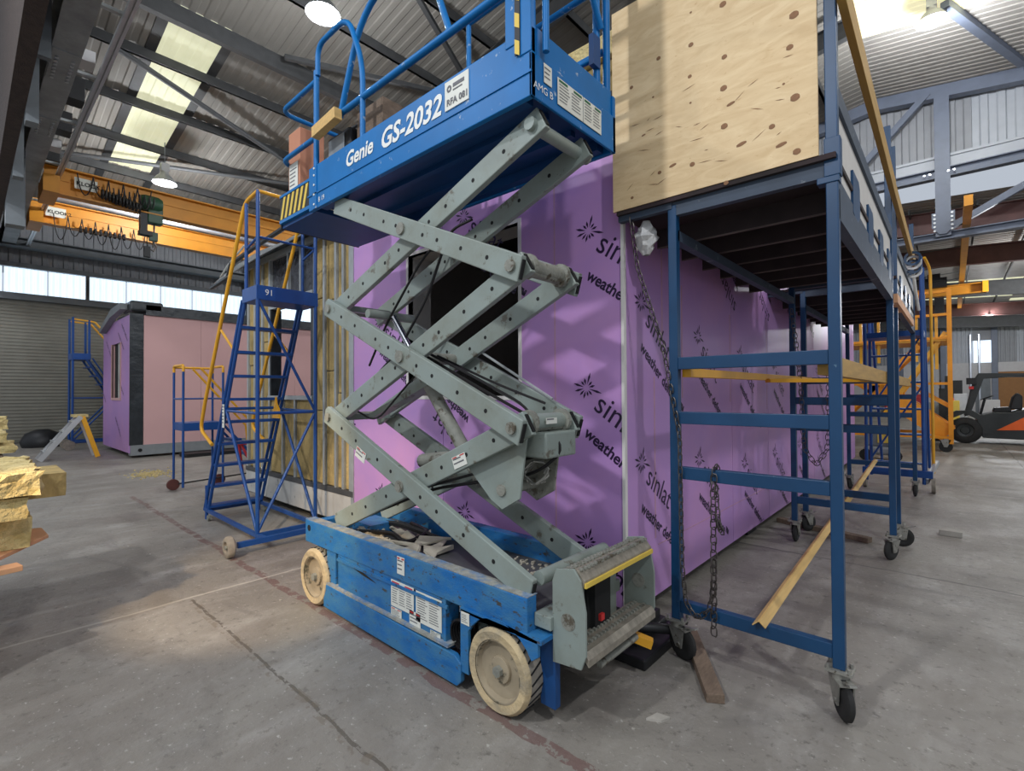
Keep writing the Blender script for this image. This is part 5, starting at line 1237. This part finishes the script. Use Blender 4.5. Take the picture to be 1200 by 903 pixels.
# ================================================================== beyond the scaffolds
t = thing('rolling_ladder', 'blue ladder with yellow handrail at the far end of the blue scaffolds', 'ladder', (-.6, 9.8, 0))
for x in (-.32, -1.0):
    MB().tube([P(x, 9.35, .12), P(x, 9.35, 3.45)], .022, 8).build('post', 'ladder_blue', t)
    MB().tube([P(x, 9.95, .12), P(x, 9.95, 3.40)], .022, 8).build('post', 'ladder_blue', t)
    MB().tube([P(x, 10.1, 3.0), P(x, 11.6, .1)], .022, 8).build('stringer', 'ladder_blue', t)
for z in (.35, .8, 1.2, 1.62, 2.05): MB().tube([P(-1.0, 9.95, z), P(-.32, 9.95, z)], .018, 6).build('rung', 'ladder_blue', t)
MB().tube([P(-1.0, 9.95, .4), P(-.32, 9.95, 1.6)], .014, 6).build('cross_brace', 'ladder_blue', t)
MB().tube([P(-1.0, 9.95, 1.2), P(-.32, 9.95, 2.4)], .014, 6).build('cross_brace', 'ladder_blue', t)
MB().tube(bend([P(-.28, 9.4, 3.44), P(-.22, 9.6, 3.3), P(-.22, 9.7, .25)], .15), .02, 8).build('handrail', 'yellow', t)
MB().box(-1.0, -.3, 9.35, 10.0, 2.3, 2.38).build('platform', 'ladder_blue', t)
MB().box(-1.05, -.22, 9.3, 9.38, .22, .32).build('base_rail', 'ladder_blue', t)
MB().bar(P(-.3, 9.35, .15), P(-.18, 9.75, .42), .05, .05).build('wheel_arm', 'alu', t)
for x in (-.24, -1.05): MB().lathe((x, 9.4, .11), (1, 0, 0), [(0, 0), (.11, 0), (.11, .045), (0, .045)], 20).build('wheel', 'tread', t)

t = thing('access_platform', 'large orange mobile access platform with stair beyond the blue ladders', 'access platform', (-1.4, 17, 0))
OX0, OX1, OY0, OY1 = -2.9, -.03, 15.8, 17.6
for x in (OX0, OX1):
    for y in (OY0, OY1): MB().box(x-.045, x+.045, y-.045, y+.045, .2, 3.95).build('post', 'orange', t)
for z in (3.88, 3.32, 2.75, 1.65, .35):
    MB().box(OX0, OX1, OY0-.03, OY0+.03, z-.03, z+.03).build('rail', 'orange', t)
    if z in (2.75, .35): MB().box(OX0, OX1, OY1-.03, OY1+.03, z-.035, z+.035).build('rail', 'orange', t)
MB().box(OX0, OX1, OY0, OY1, 2.68, 2.76).build('deck', 'yellow', t)
for i in range(7):
    x = OX0+.35+i*.38; MB().box(x-.03, x+.03, OY0+.1, OY0+.16, 2.0+(i % 2)*.2, 3.3).build('baluster', 'yellow', t)
for y in (OY0+.1, OY0+1.0):
    MB().bar(P(-2.5, y, 2.4), P(-.08, y, .42), .07, .42).build('stair_stringer', 'orange', t)
    MB().bar(P(-2.2, y, .8), P(-.6, y, 2.6), .07, .13).build('diagonal_brace', 'orange', t)
    MB().bar(P(-1.3, y, .9), P(-.1, y, 2.9), .05, .09).build('diagonal_brace', 'yellow', t)
    MB().bar(P(-.9, y, 1.7), P(-.06, y, 1.1), .05, .08).build('diagonal_brace', 'orange', t)
for i in range(7): MB().box(-2.35+.33*i, -2.1+.33*i, OY0+.1, OY0+1.0, 2.2-.27*i, 2.24-.27*i).build('tread', 'orange', t)
for x in (OX0+.1, OX1-.1):
    for y in (OY0, OY1): 
        MB().lathe((x, y-.03, .13), (0, 1, 0), [(0, 0), (.13, 0), (.13, .06), (0, .06)], 18).build('wheel', 'rubber', t)
        MB().prism([(x-.1, .3), (x+.1, .3), (x+.03, .12), (x-.03, .12)], 'XZ', y-.045, y-.035).build('wheel_fork', 'caster', t)
t = thing('air_compressor', 'small green and grey compressor on the floor seen between the scaffold rungs', 'compressor', (-1.15, 13.3, 0))
MB().box(-1.45, -.85, 13.0, 13.6, .12, .3).build('tank', 'base_grey', t, .05)
MB().box(-1.4, -.9, 13.05, 13.5, .3, .62).build('motor', 'steel', t, .03)
MB().box(-1.2, -1.0, 13.03, 13.05, .38, .56).build('control_panel', 'hazard_y', t)
for x in (-1.4, -.9): MB().lathe((x, 12.95, .12), (0, 1, 0), [(0, 0), (.12, 0), (.12, .05), (0, .05)], 16).build('wheel', 'rubber', t)

# forklift, seen from the side with its mast to the left
t = thing('forklift', 'black forklift truck with orange side panel parked at the right edge', 'forklift', (1.3, 19.2, 0))
FY = 18.75
def fx(px, py): p = at(px, py, Y=FY); return (p.x, max(0, p.z))
def sil(pts): return [fx(a, b) for a, b in pts]
MB().prism(sil([(1143, 495), (1148, 487), (1166, 483), (1185, 483), (1210, 478), (1240, 480), (1245, 512), (1235, 517), (1152, 513), (1146, 504)]), 'XZ', FY+.02, FY+1.1).build('chassis', 'forklift', t, .02)
MB().prism(sil([(1168, 504), (1200, 489), (1232, 484), (1232, 504)]), 'XZ', FY+.0, FY+.02).build('side_panel', 'fk_orange', t)
def fkwheel(px, py, r):
    x, z = fx(px, py)
    o = MB().lathe((x, FY-.05, r), (0, 1, 0), [(r*.5, .03), (r*.55, 0), (r*.92, 0), (r, .03), (r, .22), (0, .24)], 28).build('wheel', 'rubber', t)
    MB().lathe((x, FY-.03, r), (0, 1, 0), [(0, .0), (r*.25, .0), (r*.3, .03), (r*.5, .02)], 20).build('rim', 'forklift', o)
fkwheel(1131, 503, .36); fkwheel(1232, 505, .30)
MB().prism(sil([(1108, 500), (1115, 490), (1131, 484), (1146, 492), (1152, 508), (1160, 508), (1160, 500), (1150, 487), (1140, 481), (1120, 481), (1108, 488)]), 'XZ', FY-.02, FY+.3).build('mudguard', 'forklift', t)
for yy in (FY+.05, FY+1.0):
    MB().prism(sil([(1130, 488), (1137, 486), (1153, 443), (1200, 440), (1236, 441), (1236, 437), (1147, 437), (1141, 447)]), 'XZ', yy, yy+.08).build('guard_frame', 'forklift', t)
    MB().prism(sil([(1230, 440), (1238, 440), (1236, 484), (1228, 484)]), 'XZ', yy, yy+.08).build('guard_post', 'forklift', t)
MB().prism(sil([(1147, 437), (1236, 437), (1236, 441), (1147, 441)]), 'XZ', FY+.1, FY+1.05).build('roof_guard', 'forklift', t)
for yy in (FY+.3, FY+.75):
    MB().prism(sil([(1107, 440), (1112, 440), (1112, 514), (1107, 514)]), 'XZ', yy, yy+.12).build('mast_rail', 'forklift', t)
    MB().prism(sil([(1092, 515), (1107, 515), (1107, 518), (1090, 518)]), 'XZ', yy, yy+.12).build('fork', 'forklift', t)
MB().prism(sil([(1100, 455), (1107, 455), (1107, 505), (1100, 505)]), 'XZ', FY+.2, FY+.95).build('load_carriage', 'forklift', t)
MB().prism(sil([(1164, 483), (1166, 478), (1185, 477), (1187, 483)]), 'XZ', FY+.3, FY+.8).build('seat', 'black', t, .02)
MB().prism(sil([(1184, 480), (1188, 466), (1194, 460), (1200, 464), (1200, 480)]), 'XZ', FY+.3, FY+.8).build('seat_back', 'black', t, .03)
a_, b_ = fx(1150, 486), fx(1155, 468); MB().tube([P(a_[0], FY+.55, a_[1]), P(b_[0], FY+.55, b_[1])], .03, 8).build('steering_column', 'black', t)
c_ = fx(1158, 466); MB().tube([P(c_[0]+.16*cos(k)*.8, FY+.55+.16*sin(k), c_[1]+.06*cos(k)) for k in [2*pi*i/14 for i in range(14)]], .015, 6, True).build('steering_wheel', 'black', t)
c_ = fx(1138, 446); MB().box(c_[0]-.1, c_[0]+.1, FY-.1, FY+.0, c_[1]-.1, c_[1]+.08).build('work_light', 'black', t)
c_ = fx(1138, 450); MB().box(c_[0]-.05, c_[0]+.05, FY-.1, FY-.02, c_[1]-.14, c_[1]-.06).build('indicator', 'red', t)
# people-height clutter in front of the far wall
cl = [(-1.4, 34, .5, 1.1, 'red_p', 'red metal cabinet beyond the forklift mast', 'cabinet'), (-.5, 31, .7, .9, 'base_grey', 'grey bench cluttered with tools beyond the forklift mast', 'bench'), (.3, 33, .5, 1.3, 'alu', 'pale machine casing seen through the forklift cab', 'machine'), (1.35, 33, .7, 1.0, 'wallwhite', 'white appliance seen below the forklift steering wheel', 'appliance')]
for x, y, w, hh, mt, lb, ct in cl:
    t = thing({'cabinet': 'metal_cabinet', 'bench': 'work_bench', 'machine': 'machine_casing', 'appliance': 'white_appliance'}[ct], lb, ct, (x, y, 0))
    MB().box(x-w/2, x+w/2, y, y+.5, .1, hh).build('body', mt, t, .02); MB().box(x-w/2, x+w/2, y-.03, y+.5, 0, .1).build('plinth', 'black', t)
    MB().box(x-w*.4, x+w*.4, y-.02, y, .2, hh*.9).build('front_panel', mt, t, .005)
tag(MB().lathe((-.1, 30.6, 1.0), (0, 0, 1), [(.17, 0), (.16, .1), (.1, .19), (0, .21)], 16).build('hard_hat', 'fk_orange'), 'orange hard hat among clutter beyond the forklift', 'helmet')
tag(MB().box(-.35, .25, 30.4, 30.9, 0, 1.0).build('tool_chest', 'hazard_y', bevel=.03), 'dull yellow tool chest under the orange hard hat', 'tool chest')
